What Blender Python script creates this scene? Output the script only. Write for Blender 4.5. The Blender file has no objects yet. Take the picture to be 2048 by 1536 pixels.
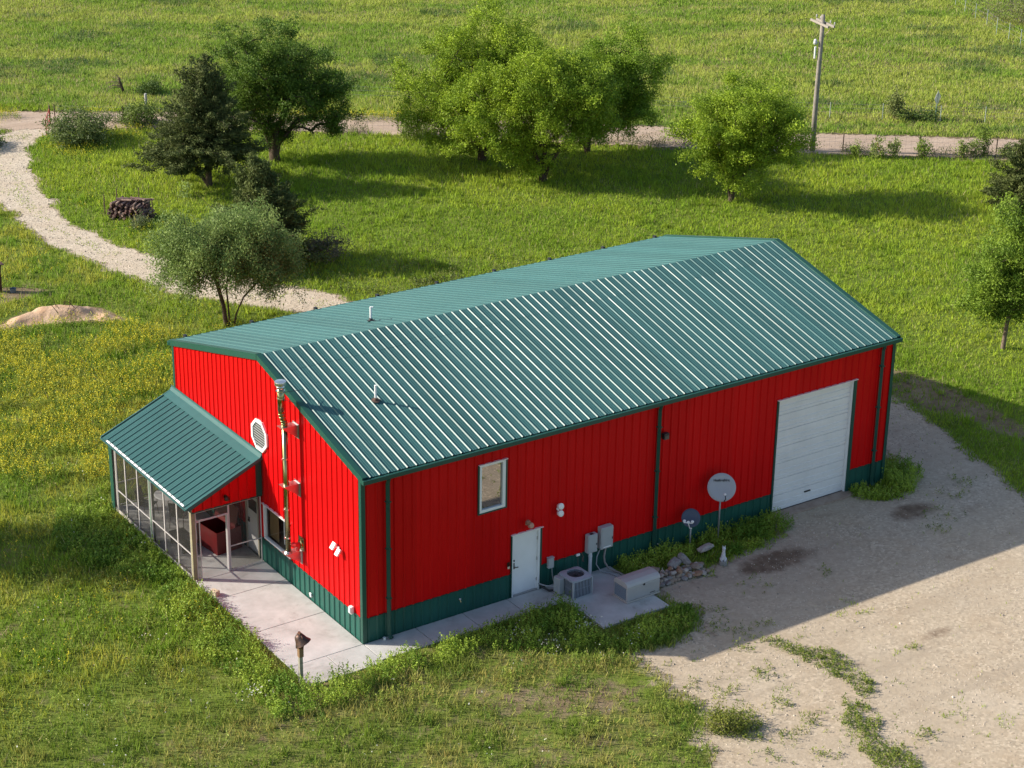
import bpy, math, random
import numpy as np
from mathutils import Vector, Matrix
random.seed(7)
rng = np.random.default_rng(7)
PI = math.pi
scene = bpy.context.scene
COL = scene.collection

# ------------------------------------------------------------ camera, sky, sun, exposure
cam_d = bpy.data.cameras.new('camera')
cam = bpy.data.objects.new('camera', cam_d)
COL.objects.link(cam)
cam_d.sensor_width = 36.0
cam_d.lens = 3986.7 / 2048 * 36
cam_d.shift_x = (1024 - 1000.62) / 2048
cam_d.shift_y = (754.95 - 768) / 2048
cam_d.clip_start = 1.0
cam_d.clip_end = 3000
cam.matrix_world = (Matrix.Translation((-25.2706, -43.9843, 29.3325)) @ Matrix.Rotation(-0.5977, 4, 'Z')
                    @ Matrix.Rotation(1.1789, 4, 'X') @ Matrix.Rotation(0.0139, 4, 'Z'))
scene.camera = cam

SUN = Vector((-1.43, 1.065, 1.0)).normalized()      # towards the sun
world = bpy.data.worlds.new('World')
scene.world = world
world.use_nodes = True
wn = world.node_tree.nodes
bg = wn['Background']
sky = wn.new('ShaderNodeTexSky')
sky.sky_type = 'NISHITA'
sky.sun_disc = False
sky.sun_elevation = math.asin(SUN.z)
sky.sun_rotation = math.atan2(SUN.x, SUN.y)
sky.air_density = 1.0
sky.dust_density = 1.5
world.node_tree.links.new(sky.outputs[0], bg.inputs[0])
bg.inputs[1].default_value = 0.118
sun_d = bpy.data.lights.new('sun', 'SUN')
sun_d.energy = 4.6
sun_d.angle = math.radians(0.55)
sun_d.color = (1.0, 0.915, 0.785)
sun = bpy.data.objects.new('sun', sun_d)
COL.objects.link(sun)
sun.rotation_euler = SUN.to_track_quat('Z', 'Y').to_euler()
sun.location = (-40, 30, 60)
scene.view_settings.view_transform = 'Standard'
scene.view_settings.look = 'None'
scene.view_settings.exposure = 0.72
scene.view_settings.gamma = 1.0
scene.cycles.max_bounces = 8
scene.cycles.transparent_max_bounces = 16
scene.cycles.caustics_reflective = False
scene.cycles.caustics_refractive = False
scene.cycles.use_denoising = True

# ------------------------------------------------------------ helpers
GZ = -0.04                                          # level of the open ground


def mat(name, color, rough=0.6, metal=0.0, spec=0.5, noise=None, bump=None, coat=0.0):
    """noise=(scale, amount, second colour), bump=(scale, strength)"""
    m = bpy.data.materials.new(name)
    m.use_nodes = True
    nt = m.node_tree
    b = nt.nodes['Principled BSDF']
    b.inputs['Base Color'].default_value = (*color, 1)
    b.inputs['Roughness'].default_value = rough
    b.inputs['Metallic'].default_value = metal
    b.inputs['Specular IOR Level'].default_value = spec
    b.inputs['Coat Weight'].default_value = coat
    geo = nt.nodes.new('ShaderNodeNewGeometry')
    if noise:
        sc, amt, c2 = noise
        n = nt.nodes.new('ShaderNodeTexNoise')
        n.inputs['Scale'].default_value = sc
        n.inputs['Detail'].default_value = 6
        n.inputs['Roughness'].default_value = 0.65
        nt.links.new(geo.outputs['Position'], n.inputs['Vector'])
        r = nt.nodes.new('ShaderNodeValToRGB')
        r.color_ramp.elements[0].position = 0.5 - 0.5 / (1 + 4 * amt)
        r.color_ramp.elements[1].position = 0.5 + 0.5 / (1 + 4 * amt)
        r.color_ramp.elements[0].color = (*color, 1)
        r.color_ramp.elements[1].color = (*c2, 1)
        nt.links.new(n.outputs['Fac'], r.inputs['Fac'])
        nt.links.new(r.outputs['Color'], b.inputs['Base Color'])
    if bump:
        sc, st = bump
        n2 = nt.nodes.new('ShaderNodeTexNoise')
        n2.inputs['Scale'].default_value = sc
        n2.inputs['Detail'].default_value = 4
        nt.links.new(geo.outputs['Position'], n2.inputs['Vector'])
        bp = nt.nodes.new('ShaderNodeBump')
        bp.inputs['Strength'].default_value = st
        bp.inputs['Distance'].default_value = 0.05
        nt.links.new(n2.outputs['Fac'], bp.inputs['Height'])
        nt.links.new(bp.outputs['Normal'], b.inputs['Normal'])
    return m


class MB:
    def __init__(self):
        self.v = []
        self.f = []

    def add(self, vs, fs):
        n = len(self.v)
        self.v.extend([tuple(p) for p in vs])
        self.f.extend([tuple(i + n for i in f) for f in fs])

    def quad(self, a, b, c, d):
        self.add([a, b, c, d], [(0, 1, 2, 3)])

    def box(self, x0, x1, y0, y1, z0, z1, M=None):
        vs = [Vector(p) for p in ((x0, y0, z0), (x1, y0, z0), (x1, y1, z0), (x0, y1, z0),
                                  (x0, y0, z1), (x1, y0, z1), (x1, y1, z1), (x0, y1, z1))]
        if M:
            vs = [M @ p for p in vs]
        self.add(vs, [(0, 3, 2, 1), (4, 5, 6, 7), (0, 1, 5, 4), (1, 2, 6, 5), (2, 3, 7, 6), (3, 0, 4, 7)])

    def bar(self, a, b, w, h=None, up=(0, 0, 1)):
        """a box beam from a to b, w across, h along up"""
        h = h or w
        a, b = Vector(a), Vector(b)
        d = (b - a).normalized()
        u = Vector(up)
        if abs(d.dot(u)) > 0.98:
            u = Vector((1, 0, 0))
        s = d.cross(u).normalized() * w / 2
        u = s.cross(d).normalized() * h / 2
        vs = [a - s - u, a + s - u, a + s + u, a - s + u, b - s - u, b + s - u, b + s + u, b - s + u]
        self.add(vs, [(0, 3, 2, 1), (4, 5, 6, 7), (0, 1, 5, 4), (1, 2, 6, 5), (2, 3, 7, 6), (3, 0, 4, 7)])

    def tube(self, pts, r, n=8, r2=None, caps=True):
        pts = [Vector(p) for p in pts]
        k = len(pts)
        rs = r if isinstance(r, (list, tuple)) else [r + ((r2 if r2 is not None else r) - r) * i / max(1, k - 1) for i in range(k)]
        base = len(self.v)
        prev = None
        for i, p in enumerate(pts):
            d = (pts[min(i + 1, k - 1)] - pts[max(i - 1, 0)]).normalized()
            if prev is None:
                a = Vector((0, 0, 1)) if abs(d.z) < 0.9 else Vector((1, 0, 0))
                s = d.cross(a).normalized()
            else:
                s = (prev - d * prev.dot(d)).normalized()
            prev = s
            t = d.cross(s)
            for j in range(n):
                an = 2 * PI * j / n
                self.v.append(tuple(p + (s * math.cos(an) + t * math.sin(an)) * rs[i]))
        for i in range(k - 1):
            for j in range(n):
                a = base + i * n + j
                b = base + i * n + (j + 1) % n
                self.f.append((a, b, b + n, a + n))
        if caps:
            self.f.append(tuple(base + j for j in reversed(range(n))))
            self.f.append(tuple(base + (k - 1) * n + j for j in range(n)))

    def lathe(self, prof, n=20, M=None, capb=True, capt=True):
        """prof = [(r, z)...] round z"""
        base = len(self.v)
        for r, z in prof:
            for j in range(n):
                an = 2 * PI * j / n
                p = Vector((r * math.cos(an), r * math.sin(an), z))
                self.v.append(tuple(M @ p if M else p))
        for i in range(len(prof) - 1):
            for j in range(n):
                a = base + i * n + j
                b = base + i * n + (j + 1) % n
                self.f.append((a, b, b + n, a + n))
        if capb:
            self.f.append(tuple(base + j for j in reversed(range(n))))
        if capt:
            self.f.append(tuple(base + (len(prof) - 1) * n + j for j in range(n)))

    def prism(self, poly, h0, h1, P):
        """poly of 2-D points extruded from h0 to h1 through P(u, v, h)"""
        n = len(poly)
        self.add([P(u, v, h0) for u, v in poly] + [P(u, v, h1) for u, v in poly],
                 [tuple(reversed(range(n))), tuple(range(n, 2 * n))] + [(i, (i + 1) % n, n + (i + 1) % n, n + i) for i in range(n)])

    def mesh(self, name, material, smooth=False):
        me = bpy.data.meshes.new(name)
        me.from_pydata(self.v, [], self.f)
        me.materials.append(material)
        if smooth:
            me.polygons.foreach_set('use_smooth', [True] * len(me.polygons))
        me.update()
        return me

    def build(self, name, material, parent=None, smooth=False, bevel=0.0, loc=None):
        o = bpy.data.objects.new(name, self.mesh(name, material, smooth))
        COL.objects.link(o)
        if parent:
            o.parent = parent
        if loc:
            o.location = loc
        if bevel:
            m = o.modifiers.new('bevel', 'BEVEL')
            m.width = bevel
            m.segments = 2
            m.limit_method = 'ANGLE'
        return o


def tag(o, label=None, cat=None, group=None, kind=None):
    if label:
        o['label'] = label
    if cat:
        o['category'] = cat
    if group:
        o['group'] = group
    if kind:
        o['kind'] = kind
    return o


def thing(name, label, cat, loc=(0, 0, 0), rz=0.0, group=None):
    o = bpy.data.objects.new(name, None)
    o.empty_display_size = 0.3
    COL.objects.link(o)
    o.location = loc
    o.rotation_euler = (0, 0, rz)
    return tag(o, label, cat, group)


def np_mesh(name, verts, nper, cols, material, smooth=False):
    """verts (N*nper,3): N separate faces of nper corners, cols (N,3)"""
    n = len(verts) // nper
    me = bpy.data.meshes.new(name)
    me.vertices.add(n * nper)
    me.vertices.foreach_set('co', np.ascontiguousarray(verts, dtype=np.float32).ravel())
    me.loops.add(n * nper)
    me.loops.foreach_set('vertex_index', np.arange(n * nper, dtype=np.int32))
    me.polygons.add(n)
    me.polygons.foreach_set('loop_start', np.arange(0, n * nper, nper, dtype=np.int32))
    me.polygons.foreach_set('loop_total', np.full(n, nper, dtype=np.int32))
    ca = me.color_attributes.new('col', 'FLOAT_COLOR', 'POINT')
    c4 = np.ones((n * nper, 4), dtype=np.float32)
    c4[:, :3] = np.repeat(cols, nper, axis=0)
    ca.data.foreach_set('color', c4.ravel())
    me.materials.append(material)
    me.update(calc_edges=True)
    return me


def hash2(ix, iy, seed):
    h = (ix * 374761393 + iy * 668265263 + seed * 982451653) & 0x7fffffff
    h = ((h ^ (h >> 13)) * 1274126177) & 0x7fffffff
    h = h ^ (h >> 16)
    return (h & 0xffff) / 65535.0


def vnoise(x, y, scale, seed=0, octaves=3):
    """smooth value noise, 0..1; scale is the size of a blotch in metres"""
    out = 0.0
    amp = 1.0
    tot = 0.0
    for o in range(octaves):
        fx = np.asarray(x) / scale
        fy = np.asarray(y) / scale
        ix = np.floor(fx).astype(np.int64)
        iy = np.floor(fy).astype(np.int64)
        tx = fx - ix
        ty = fy - iy
        tx = tx * tx * (3 - 2 * tx)
        ty = ty * ty * (3 - 2 * ty)
        s = seed * 17 + o
        v = (hash2(ix, iy, s) * (1 - tx) + hash2(ix + 1, iy, s) * tx) * (1 - ty) + (hash2(ix, iy + 1, s) * (1 - tx) + hash2(ix + 1, iy + 1, s) * tx) * ty
        out = out + v * amp
        tot += amp
        amp *= 0.5
        scale = scale / 2.03
    return out / tot


def sstep(a, b, x):
    t = np.clip((x - a) / (b - a), 0, 1)
    return t * t * (3 - 2 * t)


def sdf(x, y, poly):
    """signed distance, negative inside"""
    d = np.full(x.shape, 1e9)
    inside = np.zeros(x.shape, bool)
    n = len(poly)
    for i in range(n):
        ax, ay = poly[i]
        bx, by = poly[(i + 1) % n]
        ex, ey = bx - ax, by - ay
        L = ex * ex + ey * ey + 1e-9
        t = np.clip(((x - ax) * ex + (y - ay) * ey) / L, 0, 1)
        dd = np.hypot(x - ax - t * ex, y - ay - t * ey)
        d = np.minimum(d, dd)
        if ay != by:
            c = ((ay > y) != (by > y)) & (x < (bx - ax) * (y - ay) / (by - ay) + ax)
            inside ^= c
    return np.where(inside, -d, d)


# ------------------------------------------------------------ plan of the ground (metres, building corner at 0,0)
L_B, W_B, R_Z = 20.62, 12.19, 6.97
SLOPE = 0.2586
PLAN = {
    'drive': [(-14, 53), (2, 56.5), (10.5, 57.6), (12.8, 58.6), (13.6, 56.9), (12.5, 56.0), (11.4, 54.7), (10.1, 51.3), (9.0, 46.9), (8.3, 43.0), (8.2, 40.0), (8.6, 37.2), (9.3, 35.3), (10.0, 33.7), (11.0, 31.4), (11.9, 29.3), (13.0, 27.7), (14.0, 25.5), (15.4, 23.0), (18, 20.0), (22.5, 16.0), (25.5, 11.0), (26.0, 5.0), (23.5, 3.5), (22.3, 8.0), (20.5, 13.2), (16, 16.5), (13.0, 19.8), (12.3, 22.2), (11.7, 24.8), (11.2, 26.0), (10.0, 27.4), (8.9, 29.0), (8.1, 30.8), (7.5, 32.6), (7.1, 35.2), (6.5, 37.9), (6.4, 40.9), (6.6, 43.8), (6.7, 46.5), (5.5, 50.0), (0, 51.0), (-14, 48)],
    'fore': [(22.3, 8), (25.5, 8), (25.7, 3.5), (25.2, 1.7), (24.7, 0.0), (24.3, -1.8), (23.6, -3.7), (26, -9), (27, -30), (7, -30), (4.6, -10.6), (5.2, -9.4), (6.1, -8.8), (6.3, -7.7), (6.1, -6.8), (6.3, -5.8), (6.5, -5.0), (7.5, -5.1), (9.0, -4.9), (9.8, -3.7), (9.2, -2.8), (9.6, -1.9), (11.2, -2.3), (13.0, -1.9), (15.2, -1.4), (15.6, -0.02), (18.9, -0.02), (18.9, -0.6), (19.6, -1.4), (21.8, -0.9), (22.5, 0.3), (22.4, 1.6)],
    'road': [(-60, 101), (0, 69.5), (12.7, 62.2), (22.1, 56.1), (29.2, 51.3), (41.6, 41.0), (48.4, 35.2), (57.2, 28.4), (110, -14), (107, -18), (54.6, 25.3), (46.1, 32.0), (39.7, 37.4), (27.7, 47.8), (20.9, 53.2), (11.4, 58.6), (-2, 65), (-60, 95)],
    'mound': [(0.4, 29.9), (1.4, 30.9), (2.6, 31.1), (3.6, 30.9), (4.5, 30.3), (5.0, 29.1), (5.1, 28.2), (4.1, 28.5), (2.7, 29.2), (1.4, 29.7), (-1.5, 29.7), (-1.2, 30.5)],
    'yellow': [(-3, 30), (0.2, 29.4), (2.3, 28.8), (4.6, 27.0), (5.4, 24.5), (3.9, 20.3), (1.6, 18.0), (-0.5, 16.2), (-1.4, 14.6), (-3.1, 15.2), (-5.6, 19.3)],
    'tallpatio': [(-2.4, 6.0), (-2.35, 4.8), (-2.5, 2.1), (-2.5, -0.2), (-2.55, -1.2), (-1.6, -1.35), (-0.3, -1.35), (1.4, -1.25), (3.0, -1.3), (5.2, -1.15), (6.3, -1.15), (6.3, -2.0), (6.35, -3.2), (8.7, -3.3), (9.6, -3.6), (8.8, -4.5), (6.5, -4.6), (4.8, -3.4), (2.8, -2.5), (1.2, -2.3), (-0.7, -2.2), (-2.6, -2.5), (-4.0, -2.3), (-3.9, -0.3), (-4.2, 1.9), (-4.1, 4.4), (-3.6, 5.9)],
    'tallwall': [(9.1, -0.02), (11.3, -0.02), (15.5, -0.02), (15.9, -0.9), (15.1, -1.2), (13.1, -1.6), (12.0, -1.5), (9.6, -1.2), (9.1, -0.6)],
    'tallright': [(18.95, -0.02), (20.7, -0.02), (20.8, 1.0), (22.3, 1.2), (22.4, -0.3), (20.9, -1.3), (18.9, -0.9)],
    'porchweeds': [(-4.0, 12.9), (-2.55, 12.6), (-2.55, 9.0), (-2.55, 6.3), (-3.4, 6.6), (-4.6, 8.2), (-5.2, 10.6)],
    'gravweed1': [(9.9, -6.1), (10.4, -6.8), (11.0, -7.5), (11.1, -9.3), (10.3, -10.3), (10.4, -9.3), (10.3, -7.8)],
    'gravweed2': [(6.3, -8.6), (7.0, -9.0), (6.8, -9.9), (6.1, -10.0), (5.7, -9.3)],
    'gravweed3': [(9.8, -10.0), (9.9, -11.3), (9.1, -11.7), (9.4, -12.4), (8.9, -13.4), (8.0, -13.2), (8.9, -10.9)],
    'bare1': [(0.8, -3.6), (2.6, -4.0), (4.5, -5.0), (5.9, -6.2), (4.2, -7.3), (2.4, -6.4), (1.0, -5.2)],
    'bareR': [(28.6, 7.5), (28.9, 5.4), (28.8, 3.2), (28.4, 0.7), (27.4, -0.3), (26.8, 2.8), (26.1, 4.9)],
    'barrel': [(2.0, 34.4), (3.4, 34.0), (3.6, 33.2), (2.4, 32.6), (1.0, 32.8), (0.8, 34.2)],
}
GX0, GX1, GY0, GY1, GS = -24.0, 112.0, -30.0, 112.0, 0.25
gxs = np.arange(GX0, GX1 + 1e-6, GS)
gys = np.arange(GY0, GY1 + 1e-6, GS)
GXX, GYY = np.meshgrid(gxs, gys, indexing='ij')
_wx = GXX + (vnoise(GXX, GYY, 0.9, 3) - .5) * 0.9
_wy = GYY + (vnoise(GXX, GYY, 0.9, 4) - .5) * 0.9
SD = {}
for k, poly in PLAN.items():
    if k in ('tallwall', 'tallright', 'porchweeds', 'road'):
        SD[k] = sdf(GXX + (_wx - GXX) * .3, GYY + (_wy - GYY) * .3, poly)
    else:
        SD[k] = sdf(_wx, _wy, poly)


def samp(arr, x, y):
    fx = np.clip((x - GX0) / GS, 0, len(gxs) - 1.001)
    fy = np.clip((y - GY0) / GS, 0, len(gys) - 1.001)
    ix = fx.astype(int)
    iy = fy.astype(int)
    tx = fx - ix
    ty = fy - iy
    return (arr[ix, iy] * (1 - tx) + arr[ix + 1, iy] * tx) * (1 - ty) + (arr[ix, iy + 1] * (1 - tx) + arr[ix + 1, iy + 1] * tx) * ty


def rect_in(x, y, x0, x1, y0, y1):
    return (x > x0) & (x < x1) & (y > y0) & (y < y1)


def built(x, y, g=0.0):
    """floors, slabs and the building: nothing grows there"""
    return (rect_in(x, y, 0 - g, L_B + g, 0 - g, W_B + g) | rect_in(x, y, -2.5 - g, 0.1, -1.25 - g, 12.3 + g) |
            rect_in(x, y, 0, 9.0 + g, -1.12 - g, 0.1) | rect_in(x, y, 6.4 - g, 8.95 + g, -3.08 - g, 0))

# ------------------------------------------------------------ ground and gravel
def ramp(nt, fac, stops):
    r = nt.nodes.new('ShaderNodeValToRGB')
    e = r.color_ramp.elements
    while len(e) < len(stops):
        e.new(0.5)
    for i, (p, c) in enumerate(stops):
        e[i].position = p
        e[i].color = (*c, 1)
    nt.links.new(fac, r.inputs['Fac'])
    return r.outputs['Color']


def noise_node(nt, vec, scale, detail=5, rough=0.6, dist=0.0):
    n = nt.nodes.new('ShaderNodeTexNoise')
    n.inputs['Scale'].default_value = scale
    n.inputs['Detail'].default_value = detail
    n.inputs['Roughness'].default_value = rough
    n.inputs['Distortion'].default_value = dist
    nt.links.new(vec, n.inputs['Vector'])
    return n.outputs['Fac']


def mixc(nt, fac, a, b):
    m = nt.nodes.new('ShaderNodeMix')
    m.data_type = 'RGBA'
    if isinstance(fac, float):
        m.inputs[0].default_value = fac
    else:
        nt.links.new(fac, m.inputs[0])
    nt.links.new(a, m.inputs[6])
    nt.links.new(b, m.inputs[7])
    return m.outputs[2]


def mathn(nt, op, a, b=None, clamp=False):
    m = nt.nodes.new('ShaderNodeMath')
    m.operation = op
    m.use_clamp = clamp
    for i, v in enumerate((a, b)):
        if v is None:
            continue
        if isinstance(v, (int, float)):
            m.inputs[i].default_value = v
        else:
            nt.links.new(v, m.inputs[i])
    return m.outputs[0]


def gravel_color(nt, vec, tint):
    """crushed limestone: stones of mixed grey and beige with dusty worn patches"""
    v = nt.nodes.new('ShaderNodeTexVoronoi')
    v.inputs['Scale'].default_value = 13.0
    nt.links.new(vec, v.inputs['Vector'])
    sep = nt.nodes.new('ShaderNodeSeparateColor')
    nt.links.new(v.outputs['Color'], sep.inputs[0])
    t = Vector(tint)
    stones = ramp(nt, sep.outputs[0], [(0.0, t * .58), (0.3, t * .85), (0.75, t * 1.07), (1.0, t * 1.45)])
    fine = noise_node(nt, vec, 1.1, 8, .75)
    worn = ramp(nt, fine, [(0.38, (0, 0, 0)), (0.60, (1, 1, 1))])
    dusty = ramp(nt, noise_node(nt, vec, 0.45, 6, .65), [(0.35, Vector((t.x * .90, t.y * .82, t.z * .74))), (0.65, Vector((t.x * 1.06, t.y * 1.04, t.z * 1.02)))])
    sepw = nt.nodes.new('ShaderNodeSeparateColor')
    nt.links.new(worn, sepw.inputs[0])
    f = mathn(nt, 'MULTIPLY_ADD', sepw.outputs[0], 0.45)
    f.node.inputs[2].default_value = 0.30
    return mixc(nt, f, stones, dusty)


def ground_like(name, kind):
    m = bpy.data.materials.new(name)
    m.use_nodes = True
    nt = m.node_tree
    b = nt.nodes['Principled BSDF']
    b.inputs['Roughness'].default_value = 0.95
    b.inputs['Specular IOR Level'].default_value = 0.15
    geo = nt.nodes.new('ShaderNodeNewGeometry')
    P = geo.outputs['Position']
    bump_h = noise_node(nt, P, 9.0, 6, .7)
    if kind == 'ground':
        at = nt.nodes.new('ShaderNodeAttribute')
        at.attribute_name = 'zone'
        sep = nt.nodes.new('ShaderNodeSeparateColor')
        nt.links.new(at.outputs['Color'], sep.inputs[0])
        soil = ramp(nt, noise_node(nt, P, 0.6, 8, .7), [(0.3, (.085, .115, .020)), (0.5, (.130, .180, .026)), (0.7, (.18, .205, .042))])
        straw = ramp(nt, noise_node(nt, P, 1.6, 8, .75), [(0.35, (.10, .11, .035)), (0.6, (.23, .19, .085))])
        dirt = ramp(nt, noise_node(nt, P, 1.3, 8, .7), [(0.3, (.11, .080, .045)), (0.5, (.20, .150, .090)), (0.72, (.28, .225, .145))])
        grav = gravel_color(nt, P, (.40, .335, .255))
        edge = noise_node(nt, P, 2.2, 6, .7)

        def thr(ch):
            a = mathn(nt, 'ADD', ch, mathn(nt, 'MULTIPLY', mathn(nt, 'SUBTRACT', edge, 0.5), 0.9))
            return mathn(nt, 'MULTIPLY', mathn(nt, 'SUBTRACT', a, 0.38), 4.0, clamp=True)
        c = mixc(nt, thr(sep.outputs[2]), soil, straw)
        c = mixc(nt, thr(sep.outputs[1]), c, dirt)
        c = mixc(nt, thr(sep.outputs[0]), c, grav)
        nt.links.new(c, b.inputs['Base Color'])
    elif kind == 'gravel':
        nt.links.new(gravel_color(nt, P, (.50, .435, .345)), b.inputs['Base Color'])
    elif kind == 'yard':
        at = nt.nodes.new('ShaderNodeAttribute')
        at.attribute_name = 'zone'
        sep = nt.nodes.new('ShaderNodeSeparateColor')
        nt.links.new(at.outputs['Color'], sep.inputs[0])
        g = gravel_color(nt, P, (.44, .372, .282))
        big = noise_node(nt, P, 0.22, 5, .6, .8)
        tan = ramp(nt, noise_node(nt, P, 3.0, 8, .7), [(0.3, (.33, .265, .19)), (0.7, (.46, .385, .29))])
        f = mathn(nt, 'MULTIPLY', mathn(nt, 'SUBTRACT', big, 0.47), 5.0, clamp=True)
        g = mixc(nt, mathn(nt, 'MULTIPLY', f, .85), g, tan)
        mp = nt.nodes.new('ShaderNodeMapping')       # wheel marks sweeping from the big door
        mp.inputs['Rotation'].default_value = (0, 0, math.radians(62))
        mp.inputs['Scale'].default_value = (0.10, 1.1, 1)
        nt.links.new(P, mp.inputs['Vector'])
        rut = noise_node(nt, mp.outputs[0], 1.0, 4, .55, .5)
        rc = ramp(nt, noise_node(nt, P, 4.0, 8, .7), [(0.3, (.29, .235, .17)), (0.7, (.40, .33, .25))])
        g = mixc(nt, mathn(nt, 'MULTIPLY', mathn(nt, 'MULTIPLY', mathn(nt, 'SUBTRACT', rut, 0.55), 7.0, clamp=True), .6), g, rc)
        pale = ramp(nt, noise_node(nt, P, 2.0, 8, .7), [(0.3, (.47, .40, .31)), (0.7, (.60, .52, .42))])
        pf = mathn(nt, 'MULTIPLY', mathn(nt, 'SUBTRACT', noise_node(nt, P, 0.3, 7, .65, .2), 0.58), 6.0, clamp=True)
        g = mixc(nt, mathn(nt, 'MULTIPLY', pf, .5), g, pale)
        dirt = ramp(nt, noise_node(nt, P, 3.0, 8, .7), [(0.3, (.11, .075, .05)), (0.7, (.26, .19, .13))])
        e2 = mathn(nt, 'ADD', sep.outputs[1], mathn(nt, 'MULTIPLY', mathn(nt, 'SUBTRACT', noise_node(nt, P, 1.7, 7, .75), 0.5), 1.3))
        g = mixc(nt, mathn(nt, 'MULTIPLY', mathn(nt, 'SUBTRACT', e2, 0.42), 2.2, clamp=True), g, dirt)
        nt.links.new(g, b.inputs['Base Color'])
    else:                                            # the dirt road, packed along its wheel tracks
        mp = nt.nodes.new('ShaderNodeMapping')
        mp.inputs['Rotation'].default_value = (0, 0, math.radians(41))
        mp.inputs['Scale'].default_value = (0.12, 1.9, 1)
        nt.links.new(P, mp.inputs['Vector'])
        tr = noise_node(nt, mp.outputs[0], 1.0, 6, .6)
        c = ramp(nt, tr, [(0.3, (.30, .215, .155)), (0.5, (.40, .30, .225)), (0.7, (.50, .395, .31))])
        sp = ramp(nt, noise_node(nt, P, 7.0, 6, .75), [(0.3, (.25, .19, .14)), (0.7, (.55, .44, .35))])
        nt.links.new(mixc(nt, 0.4, c, sp), b.inputs['Base Color'])
    bp = nt.nodes.new('ShaderNodeBump')
    bp.inputs['Strength'].default_value = 0.7 if kind == 'ground' else 0.45
    bp.inputs['Distance'].default_value = 0.08 if kind == 'ground' else 0.045
    nt.links.new(bump_h, bp.inputs['Height'])
    nt.links.new(bp.outputs['Normal'], b.inputs['Normal'])
    return m


def grid_object(name, xs, ys, zf, material, keep=None, zone=None):
    nx, ny = len(xs), len(ys)
    X, Y = np.meshgrid(xs, ys, indexing='ij')
    Z = zf(X, Y)
    v = np.stack([X, Y, Z], -1).reshape(-1, 3).astype(np.float32)
    i, j = np.meshgrid(np.arange(nx - 1), np.arange(ny - 1), indexing='ij')
    a = (i * ny + j)
    f = np.stack([a, a + ny, a + ny + 1, a + 1], -1)
    if keep is not None:
        cx = (X[:-1, :-1] + X[1:, 1:]) / 2
        cy = (Y[:-1, :-1] + Y[1:, 1:]) / 2
        f = f[keep(cx, cy)]
        used = np.unique(f)
        remap = np.zeros(len(v), np.int64)
        remap[used] = np.arange(len(used))
        v = v[used]
        f = remap[f]
        X, Y = v[:, 0], v[:, 1]
    f = f.reshape(-1, 4)
    me = bpy.data.meshes.new(name)
    me.vertices.add(len(v))
    me.vertices.foreach_set('co', v.ravel())
    me.loops.add(len(f) * 4)
    me.loops.foreach_set('vertex_index', f.ravel().astype(np.int32))
    me.polygons.add(len(f))
    me.polygons.foreach_set('loop_start', np.arange(0, len(f) * 4, 4, dtype=np.int32))
    me.polygons.foreach_set('loop_total', np.full(len(f), 4, dtype=np.int32))
    if zone is not None:
        z = zone(np.asarray(X).ravel(), np.asarray(Y).ravel())
        ca = me.color_attributes.new('zone', 'FLOAT_COLOR', 'POINT')
        ca.data.foreach_set('color', z.astype(np.float32).ravel())
    me.materials.append(material)
    me.polygons.foreach_set('use_smooth', np.ones(len(f), bool))
    me.update(calc_edges=True)
    o = bpy.data.objects.new(name, me)
    COL.objects.link(o)
    return o


def zone(x, y):
    inn = (x > GX0) & (x < GX1) & (y > GY0) & (y < GY1)
    s = {k: np.where(inn, samp(SD[k], x, y), 50) for k in SD}
    gr = np.maximum(sstep(0.7, -0.2, s['drive']) * .9, sstep(0.9, -0.2, s['fore']) * .95)
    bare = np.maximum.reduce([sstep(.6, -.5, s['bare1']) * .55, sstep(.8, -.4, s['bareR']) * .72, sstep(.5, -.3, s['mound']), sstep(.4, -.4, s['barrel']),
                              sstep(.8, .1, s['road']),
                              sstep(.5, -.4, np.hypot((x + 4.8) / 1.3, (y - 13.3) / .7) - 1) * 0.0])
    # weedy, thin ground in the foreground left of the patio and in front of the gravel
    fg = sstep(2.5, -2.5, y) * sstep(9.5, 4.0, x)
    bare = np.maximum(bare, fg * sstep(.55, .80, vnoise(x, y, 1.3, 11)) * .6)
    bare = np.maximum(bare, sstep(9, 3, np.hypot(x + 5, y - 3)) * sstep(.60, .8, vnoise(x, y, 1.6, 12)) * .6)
    far = sstep(0.5, 3.0, y - (70.0 - 0.83 * x)) if False else np.where(x * .64 + y * .77 > 58, 1.0, 0.0)
    dry = np.maximum(sstep(1.0, -1.0, s['yellow']) * .35, far * sstep(.46, .66, vnoise(x * .6 + y * .3, y, 5.0, 21)) * .75)
    lf = sstep(9.5, 5.5, x) * (x * .64 + y * .77 < 50)
    bare = np.maximum(bare, lf * sstep(.52, .36, vnoise(x, y, .55, 181)) * .40)  # soil browned in the thin gaps, painting the shade between grass clumps
    dry = np.maximum(dry, fg * .45)
    return np.stack([gr, bare, dry, np.ones_like(gr)], -1)


near_x = np.arange(-24, 66.01, 0.25)
near_y = np.arange(-24, 76.01, 0.25)
far_lo = [-900, -600, -400, -250, -160, -110, -80, -60, -45, -35, -29]
xs_g = np.array(far_lo + list(near_x) + [68, 72, 78, 86, 96, 110, 130, 160, 220, 320, 480, 900])
ys_g = np.array(far_lo + list(near_y) + [78, 82, 88, 96, 106, 120, 140, 170, 230, 340, 520, 900])


def ground_z(X, Y):
    return np.full(X.shape, GZ) - 0.0 * X


M_GROUND = ground_like('meadow_soil', 'ground')
M_GRAVEL = ground_like('pale_gravel', 'gravel')
M_YARD = ground_like('yard_gravel', 'yard')
M_ROAD = ground_like('dirt_road', 'road')
tag(grid_object('ground', xs_g, ys_g, ground_z, M_GROUND, zone=zone), kind='structure')


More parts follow.
